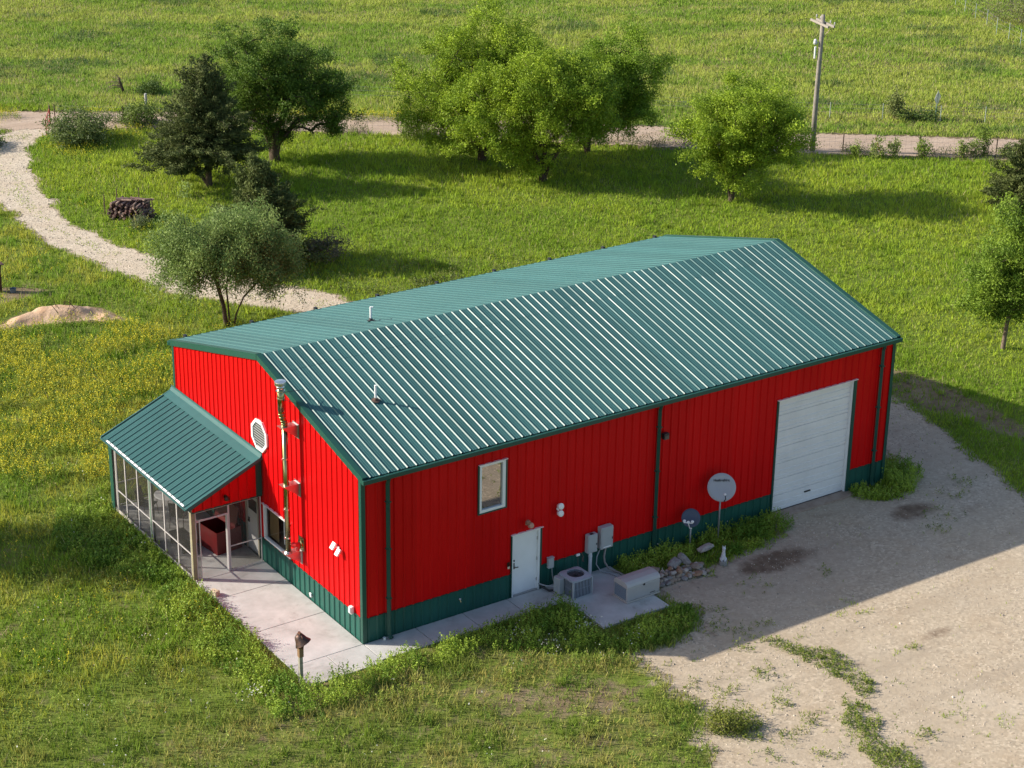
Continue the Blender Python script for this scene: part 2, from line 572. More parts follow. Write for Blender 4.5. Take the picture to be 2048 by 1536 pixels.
def yard_zone(x, y):
    d = np.zeros_like(x)
    for cx, cy, rx, ry, w in ((13.6, -2.5, 2.1, .85, .95), (19.8, -2.3, 1.4, .8, .85), (17.2, -0.8, 1.8, .7, .42), (9.3, -5.0, 1.9, .9, .3), (14.6, -8.6, 1.0, .4, .62), (16.0, -9.2, .7, .3, .5), (11.4, -8.8, .7, .5, .42), (12.6, -11.2, .9, .4, .4), (18.5, -5.4, 1.6, .4, .42), (21.6, -3.2, 1.0, .5, .5), (24, 2.5, .8, 1.6, .4), (5.6, -7.2, .9, .8, .5), (16, -4.6, 3.5, .8, .25)):
        d = np.maximum(d, w * sstep(1.25, .3, np.hypot((x - cx) / rx, (y - cy) / ry)))
    return np.stack([np.zeros_like(d), d, d * 0, np.ones_like(d)], -1)


sx = np.arange(-20, 40, .125)


def keep_of(key, t=0.0, amp=0.7, seed=31):
    return lambda x, y: samp(SD[key], x, y) + (vnoise(x, y, .45, seed) - .5) * amp < t


tag(grid_object('gravel_driveway', np.arange(-14, 27, .125), np.arange(3.5, 59, .125), lambda X, Y: np.full(X.shape, GZ + .008),
                M_GRAVEL, keep=keep_of('drive')), kind='structure')
tag(grid_object('gravel_yard', np.arange(4, 27.2, .125), np.arange(-30, 8.1, .125), lambda X, Y: np.full(X.shape, GZ + .014),
                M_YARD, keep=lambda x, y: keep_of('fore', seed=33)(x, y) & ~built(x, y), zone=yard_zone), kind='structure')
tag(grid_object('road', np.arange(-60, 111, .25), np.arange(-19, 102, .25), lambda X, Y: np.full(X.shape, GZ + .020),
                M_ROAD, keep=keep_of('road', amp=.5, seed=35)), kind='structure')

# the mound of tan dirt, with a hollow dug in its right end
M_DIRT = mat('tan_dirt', (.46, .30, .19), .95, spec=.1, noise=(1.2, .8, (.60, .43, .30)), bump=(9, .5))


def mound_z(X, Y):
    s = samp(SD['mound'], X, Y)
    h = sstep(.1, -0.95, s) * .46 + (vnoise(X, Y, .6, 41) - .5) * .07 * sstep(.1, -.3, s)
    h -= .32 * np.exp(-(((X - 4.25) / .45) ** 2 + ((Y - 29.3) / .4) ** 2))
    return GZ - .03 + h


tag(grid_object('mound', np.arange(-2, 6, .08), np.arange(27.4, 32, .08), mound_z, M_DIRT, keep=lambda x, y: samp(SD['mound'], x, y) < .15), kind='structure')

# concrete: slabs with open joints between them
M_CONC = mat('concrete', (.41, .41, .395), .85, spec=.25, noise=(1.3, .55, (.52, .515, .50)), bump=(30, .12))
nt = M_CONC.node_tree
_b = nt.nodes['Principled BSDF']
_g = nt.nodes.new('ShaderNodeNewGeometry')
_st = ramp(nt, noise_node(nt, _g.outputs['Position'], .8, 9, .72, .6), [(0.30, (.62, .60, .58)), (0.46, (.95, .94, .93)), (0.62, (1, 1, 1))])
_m = nt.nodes.new('ShaderNodeMix')
_m.data_type = 'RGBA'
_m.blend_type = 'MULTIPLY'
_m.inputs[0].default_value = 1.0
nt.links.new(_b.inputs['Base Color'].links[0].from_socket, _m.inputs[6])
nt.links.new(_st, _m.inputs[7])
nt.links.new(_m.outputs[2], _b.inputs['Base Color'])


def slabs(name, rects, z=0.0, th=.12):
    mb = MB()
    j = .011
    for x0, x1, y0, y1 in rects:
        mb.box(x0 + j, x1 - j, y0 + j, y1 - j, z - th, z)
    o = mb.build(name, M_CONC, bevel=.006)
    return tag(o, kind='structure')


slabs('patio', [(-2.45, -.02, 2.27, 4.67), (-2.45, -.02, 4.67, 6.02), (-2.45, -.02, -.02, 2.27), (-2.45, -1.25, -1.22, -.02), (-1.25, -.02, -1.22, -.02)])
slabs('path', [(-.02, 1.75, -1.08, -.02), (1.75, 3.4, -1.08, -.02), (3.4, 5.0, -1.08, -.02), (5.0, 6.42, -1.08, -.02)])
slabs('equipment_pad', [(6.42, 8.92, -3.05, -.02)], z=.02, th=.14)
slabs('porch_floor', [(-2.45, -.02, 6.02, 9.1), (-2.45, -.02, 9.1, 12.2)])
mb = MB()
mb.box(15.5, 19.05, -.35, .1, -.12, .03)
tag(mb.build('door_apron', mat('dusty_concrete', (.30, .22, .17), .95, spec=.1, noise=(3, .7, (.38, .30, .24)))), kind='structure')

# ------------------------------------------------------------ materials of the building
def metal_paint(name, col, rough, col2, spec=.5):
    return mat(name, col, rough, 0, spec, noise=(.7, .3, col2))


M_RED = metal_paint('red_panel', (.60, .0045, .006), .42, (.54, .004, .005), .10)
M_GREEN = metal_paint('green_panel', (.013, .080, .062), .40, (.018, .094, .074), .3)
M_ROOF = metal_paint('green_roof_panel', (.040, .117, .114), .34, (.048, .130, .128), .17)
M_TRIM = metal_paint('green_trim', (.013, .064, .048), .38, (.018, .076, .058), .3)
M_WHITE = mat('white_vinyl', (.78, .78, .77), .45)
M_WHITE2 = mat('white_door_paint', (.84, .84, .84), .4, noise=(2, .4, (.78, .78, .78)))
M_GALV = mat('bare_galvanised_edge', (.80, .79, .78), .45, .2)
M_DARK = mat('dark_interior', (.012, .011, .010), .9)
M_STEEL = mat('stainless_steel', (.34, .33, .17), .22, 1.0, noise=(6, .5, (.28, .27, .13)))  # olive tint paints in the meadow's reflection on the steel
M_BRKT = mat('galvanised_bracket', (.52, .50, .50), .3, .9)
M_BLACK = mat('black_metal', (.02, .02, .022), .5)


def glass_mat(name, tint=(.6, .6, .58), refl=.5):
    m = bpy.data.materials.new(name)
    m.use_nodes = True
    nt = m.node_tree
    for n in list(nt.nodes):
        if n.type != 'OUTPUT_MATERIAL':
            nt.nodes.remove(n)
    out = [n for n in nt.nodes][0]
    g = nt.nodes.new('ShaderNodeBsdfGlossy')
    g.inputs['Roughness'].default_value = .02
    g.inputs['Color'].default_value = (.95, .95, .95, 1)
    t = nt.nodes.new('ShaderNodeBsdfTransparent')
    t.inputs['Color'].default_value = (*tint, 1)
    mx = nt.nodes.new('ShaderNodeMixShader')
    mx.inputs[0].default_value = refl
    nt.links.new(t.outputs[0], mx.inputs[1])
    nt.links.new(g.outputs[0], mx.inputs[2])
    nt.links.new(mx.outputs[0], out.inputs[0])
    return m


M_GLASS = glass_mat('coated_glass', (.5, .5, .48), .38)
M_GLASS2 = glass_mat('clear_glass', (.85, .86, .85), .10)


def screen_mat():
    m = bpy.data.materials.new('insect_screen')
    m.use_nodes = True
    nt = m.node_tree
    b = nt.nodes['Principled BSDF']
    b.inputs['Base Color'].default_value = (.022, .021, .020, 1)
    b.inputs['Roughness'].default_value = .6
    out = [n for n in nt.nodes if n.type == 'OUTPUT_MATERIAL'][0]
    t = nt.nodes.new('ShaderNodeBsdfTransparent')
    mx = nt.nodes.new('ShaderNodeMixShader')
    mx.inputs[0].default_value = .50
    nt.links.new(t.outputs[0], mx.inputs[1])
    nt.links.new(b.outputs[0], mx.inputs[2])
    nt.links.new(mx.outputs[0], out.inputs[0])
    return m


M_SCREEN = screen_mat()

def sheet_variation(m, amt, width=.914, streak=True):
    """each three-foot sheet a shade of its own, with faint dusty streaks"""
    nt = m.node_tree
    b = nt.nodes['Principled BSDF']
    src = b.inputs['Base Color'].links[0].from_socket
    g = nt.nodes.new('ShaderNodeNewGeometry')
    mp = nt.nodes.new('ShaderNodeMapping')
    mp.inputs['Scale'].default_value = (1 / width, 1 / width, 0)
    nt.links.new(g.outputs['Position'], mp.inputs['Vector'])
    # only the coordinate that runs along the wall changes from sheet to sheet
    sp = nt.nodes.new('ShaderNodeSeparateXYZ')
    nt.links.new(mp.outputs[0], sp.inputs[0])
    fx = mathn(nt, 'FLOOR', sp.outputs[0])
    nw = nt.nodes.new('ShaderNodeTexWhiteNoise')
    nw.noise_dimensions = '1D'
    nt.links.new(fx, nw.inputs['W'])
    v = mathn(nt, 'MULTIPLY_ADD', nw.outputs['Value'], amt)
    v.node.inputs[2].default_value = 1 - amt / 2
    if streak:
        m2 = nt.nodes.new('ShaderNodeMapping')
        m2.inputs['Scale'].default_value = (3.5, 3.5, .35)
        nt.links.new(g.outputs['Position'], m2.inputs['Vector'])
        s = noise_node(nt, m2.outputs[0], 1.0, 6, .7)
        s2 = mathn(nt, 'MULTIPLY_ADD', s, amt * 1.6)
        s2.node.inputs[2].default_value = 1 - amt * .8
        v = mathn(nt, 'MULTIPLY', v, s2)
    cb = nt.nodes.new('ShaderNodeCombineColor')
    for i in range(3):
        nt.links.new(v, cb.inputs[i])
    mx = nt.nodes.new('ShaderNodeMix')
    mx.data_type = 'RGBA'
    mx.blend_type = 'MULTIPLY'
    mx.inputs[0].default_value = 1
    nt.links.new(src, mx.inputs[6])
    nt.links.new(cb.outputs[0], mx.inputs[7])
    nt.links.new(mx.outputs[2], b.inputs['Base Color'])


sheet_variation(M_ROOF, .16)
sheet_variation(M_RED, .14)
sheet_variation(M_GREEN, .16)

# ------------------------------------------------------------ corrugated sheeting
FT = .3048


def rib_profile(s0, s1, h=.032, side=.030, top=.034, off=.10, minor=False, jitter=0.0, seed=1):
    """list of (s, height) from s0 to s1 with a rib each foot"""
    r = random.Random(seed)
    out = [(s0, 0.0)]
    k = math.floor((s0 - off) / FT)
    while True:
        a = off + k * FT
        k += 1
        if a + 2 * side + top > s1 - .01:
            break
        if a <= s0 + .01:
            continue
        sl = side * (1 + r.uniform(-jitter, jitter))
        sr = side * (1 + r.uniform(-jitter, jitter))
        pts = [(a, 0), (a + sl, h), (a + sl + top, h), (a + sl + top + sr, 0)]
        if minor:
            w = FT - (2 * side + top)
            for q in (.33, .66):
                c = a + sl + top + sr + w * q
                if c + .03 < s1:
                    pts += [(c - .014, 0), (c - .006, .006), (c + .006, .006), (c + .014, 0)]
        out += pts
    out.append((s1, 0.0))
    return out


def cut_profile(prof, cuts):
    """insert points of the profile at the given s"""
    out = []
    for i, (s, h) in enumerate(prof):
        if i:
            ps, ph = prof[i - 1]
            for c in sorted(cuts):
                if ps + 1e-6 < c < s - 1e-6:
                    out.append((c, ph + (h - ph) * (c - ps) / (s - ps)))
        out.append((s, h))
    return out


def sheet(mb, P, prof, lo, hi, holes=()):
    """P(s, z, h) -> point; lo(s), hi(s) lower and upper limits; holes (s0, s1, z0, z1)"""
    cuts = [c for h in holes for c in h[:2]]
    prof = cut_profile(prof, cuts)
    for (s0, h0), (s1, h1) in zip(prof, prof[1:]):
        if s1 - s0 < 1e-5:
            continue
        c = (s0 + s1) / 2
        spans = [(lo(s0), hi(s0), lo(s1), hi(s1))]
        for a, b, z0, z1 in holes:
            if a < c < b:
                new = []
                for l0, t0, l1, t1 in spans:
                    if z1 <= min(l0, l1) or z0 >= max(t0, t1):
                        new.append((l0, t0, l1, t1))
                        continue
                    if z0 > l0:
                        new.append((l0, z0, l1, z0))
                    if z1 < t0:
                        new.append((z1, t0, z1, t1))
                spans = new
        for l0, t0, l1, t1 in spans:
            if t0 - l0 < 1e-4 and t1 - l1 < 1e-4:
                continue
            mb.quad(P(s0, l0, h0), P(s1, l1, h1), P(s1, t1, h1), P(s0, t0, h0))


# ------------------------------------------------------------ the building
BLD = thing('metal_building', 'long red ribbed metal building with a green gabled roof and green wainscot', 'building')
WAIN = .80


def roof_at(y):
    return R_Z - SLOPE * abs(y - W_B / 2)


SIDE_HOLES = [(3.97, 4.90, 3.15, 4.71), (5.17, 6.20, -.1, 2.10), (15.58, 19.0, -.1, 4.13)]
GABLE_HOLES = [(4.36, 6.07, .83, 2.03), (6.42, 7.30, -.1, 2.06)]
# the long wall facing the yard (y = 0, outwards = -y)
Pf = lambda s, z, h: (s, -h, z)
Pb = lambda s, z, h: (s, W_B + h, z)
Pg = lambda s, z, h: (-h, s, z)
Pe = lambda s, z, h: (L_B + h, s, z)
prf = rib_profile(0, L_B, off=.12)
pgb = rib_profile(0, W_B, off=.13)
hi_eave = lambda s: roof_at(0) - .05
hi_gab = lambda s: roof_at(s) - .05
_sm = 0
for nm, P, prof, hi, holes, lb in (
        ('wall', Pf, prf, hi_eave, SIDE_HOLES, 'shaded long red wall facing the gravel yard'),
        ('wall', Pg, pgb, hi_gab, GABLE_HOLES, 'sunlit red gable wall behind the screened porch'),
        ('wall', Pb, prf, hi_eave, [], 'long red wall on the far side'),
        ('wall', Pe, pgb, hi_gab, [], 'red gable wall at the far end')):
    mb = MB()
    sheet(mb, P, prof, lambda s: WAIN, hi, holes)
    w = mb.build(nm, M_RED, BLD)
    w['label'] = lb
    mb = MB()
    sheet(mb, P, prof, lambda s: -.03, lambda s: WAIN - .003, holes)
    if nm == 'wall':
        mb.build('wainscot', M_GREEN, w)
# base sill of the walls
mb = MB()
mb.box(.0, L_B, .012, .05, -.12, .0)
mb.box(.012, .05, .05, W_B, -.12, .0)
mb.build('foundation_edge', M_CONC, BLD)
# octagonal window hole is not cut: the window stands on the sheeting

# roof: two slopes of ribbed sheet, ridge cap, eave and rake trims
EO, RO = .17, .07


def roof_sheet(side, name, y_from, y_to, lift, seed, hue=None):
    """side -1: the slope over the yard, +1 the far slope. y measured from the ridge outwards"""
    mb = MB()
    n = Vector((0, side * SLOPE, 1)).normalized()

    def P(s, t, h):
        base = Vector((s, W_B / 2 + side * t, R_Z - SLOPE * t))
        return base + n * (h + lift)
    prof = rib_profile(-RO + .02, L_B + RO - .02, h=.029, side=.0230, top=.024, off=.18, minor=True, jitter=.13, seed=seed)
    sheet(mb, P, prof, lambda s: y_from, lambda s: y_to)
    if side > 0:
        mb.f = [tuple(reversed(f)) for f in mb.f]
    return mb.build(name, M_ROOF, BLD)


half = W_B / 2 + EO
for sd_ in (-1, 1):
    r = roof_sheet(sd_, 'roof', 1.0, half, 0, 5 + sd_)
    r['label'] = 'green ribbed roof slope over the yard' if sd_ < 0 else 'green ribbed roof slope on the far side'
    cap = roof_sheet(sd_, 'ridge_cap', 0, 1.03, .004, 9 + sd_)
mb = MB()
for sd_ in (-1, 1):                                  # boxed eave gutter
    mb = MB()
    y = W_B / 2 + sd_ * (half + .045)
    z = R_Z - SLOPE * half
    mb.box(-RO - .02, L_B + RO + .02, y - .065, y + .065, z - .15, z - .02)
    mb.build('gutter', M_TRIM, BLD, bevel=.008)
mb = MB()
for xe, sg in ((-RO, -1), (L_B + RO, 1)):            # rake trim: a flat strip on the roof and a face board below it
    mb = MB()
    for sd_ in (-1, 1):
        n = Vector((0, sd_ * SLOPE, 1)).normalized()
        a = Vector((xe, W_B / 2, R_Z))
        b = Vector((xe, W_B / 2 + sd_ * half, R_Z - SLOPE * half))
        inn = Vector((-sg, 0, 0))
        o = n * .045
        mb.quad(a + o, b + o, b + o + inn * .17, a + o + inn * .17)
        mb.quad(a + o + inn * .17, b + o + inn * .17, b + inn * .175, a + inn * .175)
        d = Vector((0, 0, -.20))
        mb.quad(a + o, b + o, b + o + d, a + o + d)
        e = Vector((0, 0, -.20))
        mb.quad(a + o + e, b + o + e, b + o + e + inn * .06, a + o + e + inn * .06)
    mb.build('rake_trim', M_TRIM, BLD)
for sd_ in (-1, 1):                                  # soffit under the overhang
    mb = MB()
    y0 = W_B / 2 + sd_ * (W_B / 2 - .02)
    y1 = W_B / 2 + sd_ * half
    z0 = R_Z - SLOPE * half - .03
    mb.box(-.04, L_B + .04, min(y0, y1), max(y0, y1), z0 - .012, z0)
    mb.build('soffit', M_TRIM, BLD)
for cx, cy in ((0, 0), (L_B, 0), (0, W_B), (L_B, W_B)):   # corner trims
    mb = MB()
    sx_ = -1 if cx == 0 else 1
    sy_ = -1 if cy == 0 else 1
    zt = roof_at(0) - .12
    mb.box(min(cx + sx_ * .042, cx - sx_ * .09), max(cx + sx_ * .042, cx - sx_ * .09), min(cy + sy_ * .042, cy + sy_ * .03), max(cy + sy_ * .042, cy + sy_ * .03), -.03, zt)
    mb.box(min(cx + sx_ * .045, cx + sx_ * .03), max(cx + sx_ * .045, cx + sx_ * .03), min(cy + sy_ * .029, cy - sy_ * .09), max(cy + sy_ * .029, cy - sy_ * .09), -.03, zt)
    mb.build('corner_trim', M_TRIM, BLD)
for x in (.80, 10.58, 20.02):                        # downspouts on the yard side
    mb = MB()
    mb.tube([(x, -.16, 5.22), (x, -.16, 5.12), (x, -.115, 5.0), (x, -.115, .22), (x, -.14, .10), (x, -.24, .05)], .074, 4)
    d = mb.build('downspout', M_TRIM, BLD)
    for z in (1.3, 2.9, 4.4):
        mb = MB()
        mb.box(x - .075, x + .075, -.175, -.035, z, z + .035)
        mb.build('strap', M_TRIM, d)
for k in range(9):                                   # and the far side's, seen as dark nubs along the far gutter
    mb = MB()
    x = .5 + k * 2.45
    mb.box(x, x + .10, W_B + EO + .0, W_B + EO + .14, roof_at(W_B) - .07, roof_at(W_B) + .025)
    mb.build('gutter_hanger', M_BLACK, BLD)
# wall base flashing line between red and green
for q_ in ((.1, 5.13, -.036, -.002), (6.26, 15.5, -.036, -.002), (19.06, L_B - .1, -.036, -.002), (-.036, -.002, .1, 6.3), (-.036, -.002, 7.4, W_B - .1)):
    mb = MB()
    mb.box(*q_, WAIN - .012, WAIN + .006)
    mb.build('transition_trim', M_TRIM, BLD)

# the tall window in the long wall
w = MB()
x0, x1, z0, z1 = 3.97, 4.90, 3.15, 4.71
for a, b, c, d in ((x0, x1, z0, z0 + .09), (x0, x1, z1 - .07, z1), (x0, x0 + .08, z0 + .09, z1 - .07), (x1 - .11, x1, z0 + .09, z1 - .07)):
    w.box(a, b, -.035, .07, c, d)
wf = w.build('window', M_WHITE, BLD, bevel=.006)
wf['label'] = 'tall white framed window high in the long wall'
g = MB()
g.quad((x0 + .08, .03, z0 + .09), (x1 - .11, .03, z0 + .09), (x1 - .11, .03, z1 - .07), (x0 + .08, .03, z1 - .07))
g.build('pane', M_GLASS, wf)
g = MB()
g.box(x0 - .03, x1 + .05, -.075, -.0, z1 + .0, z1 + .022)
g.build('drip_cap', M_GALV, wf)
g = MB()
g.box(x0 - .05, x0, -.045, .02, z0 - .04, z1)
g.box(x1, x1 + .05, -.045, .02, z0 - .04, z1)
g.box(x0 - .0, x1 + .0, -.045, .02, z0 - .04, z0)
g.build('surround_trim', M_TRIM, wf)

# the white service door
x0, x1 = 5.17, 6.20
d = MB()
d.box(x0 + .05, x1 - .06, .035, .08, .03, 2.03)
dr = d.build('door', M_WHITE2, BLD, bevel=.004)
dr['label'] = 'white steel service door beside the condenser'
f = MB()
f.box(x0, x0 + .05, -.035, .09, 0, 2.10)
f.box(x1 - .06, x1, -.035, .09, 0, 2.10)
f.box(x0 + .05, x1 - .06, -.035, .09, 2.03, 2.10)
f.build('door_frame', M_WHITE, dr)
f = MB()
f.box(x0 - .04, x1 + .09, -.075, 0, 2.105, 2.125)
f.build('drip_cap', M_GALV, dr)
f = MB()
f.box(x0 - .035, x0, -.045, .02, 0, 2.10)
f.box(x1, x1 + .06, -.045, .02, 0, 2.10)
f.build('surround_trim', M_TRIM, dr)
f = MB()
f.box(x0 + .05, x1 - .06, -.03, .06, 0, .028)
f.build('threshold', M_BRKT, dr)
f = MB()
f.box(x0 + .075, x0 + .135, .02, .036, .92, 1.12)
f.tube([(x0 + .105, .02, .99), (x0 + .105, -.04, .99)], .018, 8)
f.tube([(x0 + .105, -.035, .99), (x0 + .23, -.04, .985)], .015, 8)
f.lathe([(.035, 0), (.035, .02)], 12, Matrix.Translation((x0 + .105, .035, 1.20)) @ Matrix.Rotation(PI / 2, 4, 'X'))
f.build('door_handle', M_BLACK, dr)
for z in (.35, 1.05, 1.75):
    f = MB()
    f.box(x1 - .085, x1 - .052, .015, .036, z - .055, z + .055)
    f.build('hinge', M_BRKT, dr)

# the sectional overhead door, set back in its opening
x0, x1, zb, zt = 15.62, 18.84, .03, 4.10
prof = []
nsec = 7
sh = (zt - zb) / nsec
for k in range(nsec):
    z = zb + k * sh
    prof += [(z, -.02), (z + .02, .018)]
    for q in (.30, .62):
        prof += [(z + sh * q - .05, .018), (z + sh * q - .045, -.008), (z + sh * q + .0, -.008), (z + sh * q + .022, .018)]
    prof += [(z + sh - .008, .016)]
prof.append((zt, 0))
d = MB()
for (a, ha), (b, hb) in zip(prof, prof[1:]):
    d.quad((x0, .11 - ha, a), (x1, .11 - ha, a), (x1, .11 - hb, b), (x0, .11 - hb, b))
M_OHD = mat('overhead_door_white', (.76, .755, .745), .38, noise=(1.2, .5, (.69, .685, .675)))
od = d.build('overhead_door', M_OHD, BLD)
od['label'] = 'wide white sectional overhead door'
f = MB()
f.box(x0 - .03, x0 + .0, .0, .14, 0, zt + .03)
f.box(x1 + .0, x1 + .05, .0, .14, 0, zt + .03)
f.box(x0, x1, .02, .14, zt, zt + .03)
f.build('door_frame', M_WHITE, od)
for a_, b_ in ((x0 - .10, x0 - .03), (x1 + .05, x1 + .17)):
    f = MB()
    f.box(a_, b_, -.042, .14, 0, zt + .03)
    f.build('jamb_trim', M_TRIM, od)
f = MB()
f.box(x0 - .10, x1 + .18, -.08, .02, zt + .032, zt + .052)
f.build('drip_cap', M_GALV, od)
f = MB()
f.box(x0, x1, .07, .12, 0.012, .05)
f.build('bottom_seal', M_BLACK, od)
f = MB()
f.box(17.1, 17.36, .055, .095, .42, .46)
f.build('lift_handle', M_BLACK, od)
sheet_variation(M_OHD, .10, 40)

# the wide window beside the porch
y0, y1, z0, z1 = 4.36, 6.07, .83, 2.03
w = MB()
for a, b, c, d_ in ((y0, y1, z0, z0 + .06), (y0, y1, z1 - .05, z1), (y0, y0 + .06, z0 + .06, z1 - .05), (y1 - .06, y1, z0 + .06, z1 - .05), ):
    w.box(-.035, .07, a, b, c, d_)
wf = w.build('window', M_WHITE, BLD, bevel=.005)
wf['label'] = 'wide white framed window between the porch and the stove pipe'
g = MB()
g.quad((.03, y0 + .06, z0 + .06), (.03, y1 - .06, z0 + .06), (.03, y1 - .06, z1 - .05), (.03, y0 + .06, z1 - .05))
g.build('pane', M_GLASS2, wf)
g = MB()
g.box(-.075, 0, y0 - .03, y1 + .03, z1, z1 + .022)
g.build('drip_cap', M_GALV, wf)
g = MB()
for k in range(7):
    g.box(.16, .17, y1 - .12 - k * .085, y1 - .06 - k * .085, z0 + .05, z1 - .05, )
g.build('curtain', mat('brown_curtain', (.24, .15, .06), .9), wf)
g = MB()
g.box(.2, .22, y0 + .66, y0 + .82, z0 + .1, z1 - .05)
g.build('white_curtain', mat('white_curtain', (.6, .6, .6), .9), wf)
# octagonal window with slatted blind
w = MB()
oc = [(6.12 + .54 * math.cos(PI / 8 + k * PI / 4), 4.32 + .54 * math.sin(PI / 8 + k * PI / 4)) for k in range(8)]
ic = [(6.12 + .44 * math.cos(PI / 8 + k * PI / 4), 4.32 + .44 * math.sin(PI / 8 + k * PI / 4)) for k in range(8)]
for k in range(8):
    k2 = (k + 1) % 8
    o0, o1, i0, i1 = oc[k], oc[k2], ic[k], ic[k2]
    w.add([(-.07, *o0), (-.07, *o1), (-.07, *i1), (-.07, *i0), (.01, *o0), (.01, *o1), (-.035, *i1), (-.035, *i0)],
          [(0, 1, 2, 3), (0, 4, 5, 1), (3, 2, 6, 7)])
wf = w.build('window', M_WHITE, BLD)
wf['label'] = 'white octagonal window high on the gable'
g = MB()
g.add([(-.045, *p) for p in ic], [tuple(range(8))])
g.build('pane', glass_mat('blind_glass', (.95, .95, .95), .03), wf)
g = MB()
g.add([(-.036, *p) for p in ic], [tuple(range(8))])
g.build('window_back', M_DARK, wf)
g = MB()
for k in range(10):
    z = 3.94 + k * .085
    hw = min(.42, .40 + .18 - abs(z - 4.32) * .95)
    g.box(-.043, -.038, 6.12 - hw, 6.12 + hw, z - .021, z + .021)
g.build('blind', mat('grey_blind', (.30, .31, .31), .6), wf)
# the white entrance door inside the porch
d = MB()
d.box(.0, .05, 6.50, 7.22, .04, 2.0)
dr = d.build('door', M_WHITE2, BLD, bevel=.004)
dr['label'] = 'white entrance door inside the porch'
f = MB()
f.box(-.035, .06, 6.42, 6.50, 0, 2.06)
f.box(-.035, .06, 7.22, 7.30, 0, 2.06)
f.box(-.035, .06, 6.50, 7.22, 2.0, 2.06)
f.build('door_frame', mat('cream_paint', (.55, .50, .40), .6), dr)
f = MB()
f.box(-.012, 0, 6.6, 7.12, 1.45, 1.85)
f.build('door_glass', M_BLACK, dr)
f = MB()
f.box(-.02, 0, 7.08, 7.15, .95, 1.12)
f.lathe([(.03, 0), (.035, .04), (.01, .06)], 10, Matrix.Translation((-.0, 7.115, 1.02)) @ Matrix.Rotation(-PI / 2, 4, 'Y'))
f.build('door_handle', M_BLACK, dr)
# dark room behind the windows
mb = MB()
mb.box(.3, 7.6, .3, W_B - .3, .01, .04)
mb.build('floor', mat('room_floor', (.08, .05, .03), .7), BLD)

# vent pipes through the roof
for x, y, h in ((2.17, 2.85, .52), (4.84, 7.65, .50)):
    z = roof_at(y)
    mb = MB()
    mb.tube([(x, y, z), (x, y, z + h)], .038, 12)
    if y > 6:
        mb.tube([(x, y, z + h - .03), (x + .07, y - .03, z + h - .02)], .03, 10)
    v = mb.build('vent_pipe', M_WHITE, BLD, smooth=False)
    mb = MB()
    n = Vector((0, -SLOPE if y < 6 else SLOPE, 1)).normalized()
    mtx = Matrix.Translation((x, y, z + .035)) @ n.to_track_quat('Z', 'Y').to_matrix().to_4x4()
    mb.lathe([(.13, 0), (.13, .012), (.07, .02), (.05, .09)], 14, mtx)
    mb.build('pipe_boot', mat('rubber_boot', (.10, .06, .045), .8) if y < 6 else M_BLACK, v)

# ------------------------------------------------------------ screened porch (lean-to against the gable)
POR = thing('screened_porch', 'lean-to screened porch with a green ribbed roof and white screen frames', 'porch', (-2.44, 6.12, 0))
PO = Vector((-2.44, 6.12, 0))


def pm(mb, name, m, parent=POR, **k):
    if parent is POR:
        mb.v = [tuple(Vector(p) - PO) for p in mb.v]
    else:
        mb.v = [tuple(Vector(p) - PO) for p in mb.v]
    return mb.build(name, m, parent, **k)


XR0, XR1, ZR1, ZR0 = -2.62, -.02, 3.62, 2.50        # low edge, high edge of the roof
YP0, YP1 = 6.03, 12.38
sl = (ZR1 - ZR0) / (XR1 - XR0)
nrm = Vector((-sl, 0, 1)).normalized()
mb = MB()
Pp = lambda s, t, h: Vector((t, s, ZR0 + (t - XR0) * sl)) + nrm * h
pp = rib_profile(YP0 + .03, YP1 - .03, h=.032, side=.026, top=.03, off=.09, minor=True)
sheet(mb, Pp, pp, lambda s: XR0, lambda s: XR1)
mb.f = [tuple(reversed(f)) for f in mb.f]
pm(mb, 'roof', M_ROOF)
mb = MB()                                            # head flashing against the gable
mb.quad(Pp(YP0 - .03, XR1 - .34, .036), Pp(YP1 + .03, XR1 - .34, .036), Pp(YP1 + .03, XR1 - .012, .040), Pp(YP0 - .03, XR1 - .012, .040))
mb.box(-.05, -.036, YP0 - .03, YP1 + .03, ZR1 + .03, ZR1 + .16)
mb.quad((-.052, YP0 - .03, ZR1 + .10), (-.052, YP1 + .03, ZR1 + .10), (-.12, YP1 + .03, ZR1 - .0), (-.12, YP0 - .03, ZR1 - .0))
pm(mb, 'head_flashing', M_ROOF)
mb = MB()                                            # side trims and the low edge board
for y in (YP0, YP1):
    a, b = Vector((XR0, y, ZR0)), Vector((XR1, y, ZR1))
    mb.bar(a + nrm * .02 + Vector((0, 0, -.03)), b + nrm * .02 + Vector((0, 0, -.03)), .05, .10, up=nrm)
mb.bar((XR0 + .10, YP0, ZR0 - .05), (XR0 + .10, YP1, ZR0 - .05), .04, .10)
mb.bar((XR0 - .035, YP0, ZR0 - .015), (XR0 - .035, YP1, ZR0 - .015), .05, .035)
pm(mb, 'roof_trim', M_ROOF)
mb = MB()                                            # pale trough between the sheets and the low trim
mb.quad((XR0 - .01, YP0 + .25, ZR0 + .012), (XR0 - .01, YP1 - .35, ZR0 + .012), (XR0 + .04, YP1 - .35, ZR0 + .042), (XR0 + .04, YP0 + .25, ZR0 + .042))
pm(mb, 'gutter_strip', M_GALV)
M_POST = mat('weathered_post', (.30, .27, .16), .9, noise=(5, .6, (.22, .20, .13)))
M_FRAME = mat('white_screen_frame', (.52, .49, .48), .5)
XW = -2.40
for y, nm, mtl, wd in ((6.16, 'post', M_POST, .13), (9.15, 'post', mat('green_grey_post', (.12, .17, .13), .8), .12)):
    mb = MB()
    mb.box(XW - wd / 2, XW + wd / 2, y - wd / 2, y + wd / 2, 0, 2.46)
    p = pm(mb, nm, mtl, bevel=.006)
mb = MB()
mb.box(XW - .05, XW + .05, 12.10, 12.22, -.05, 2.46)
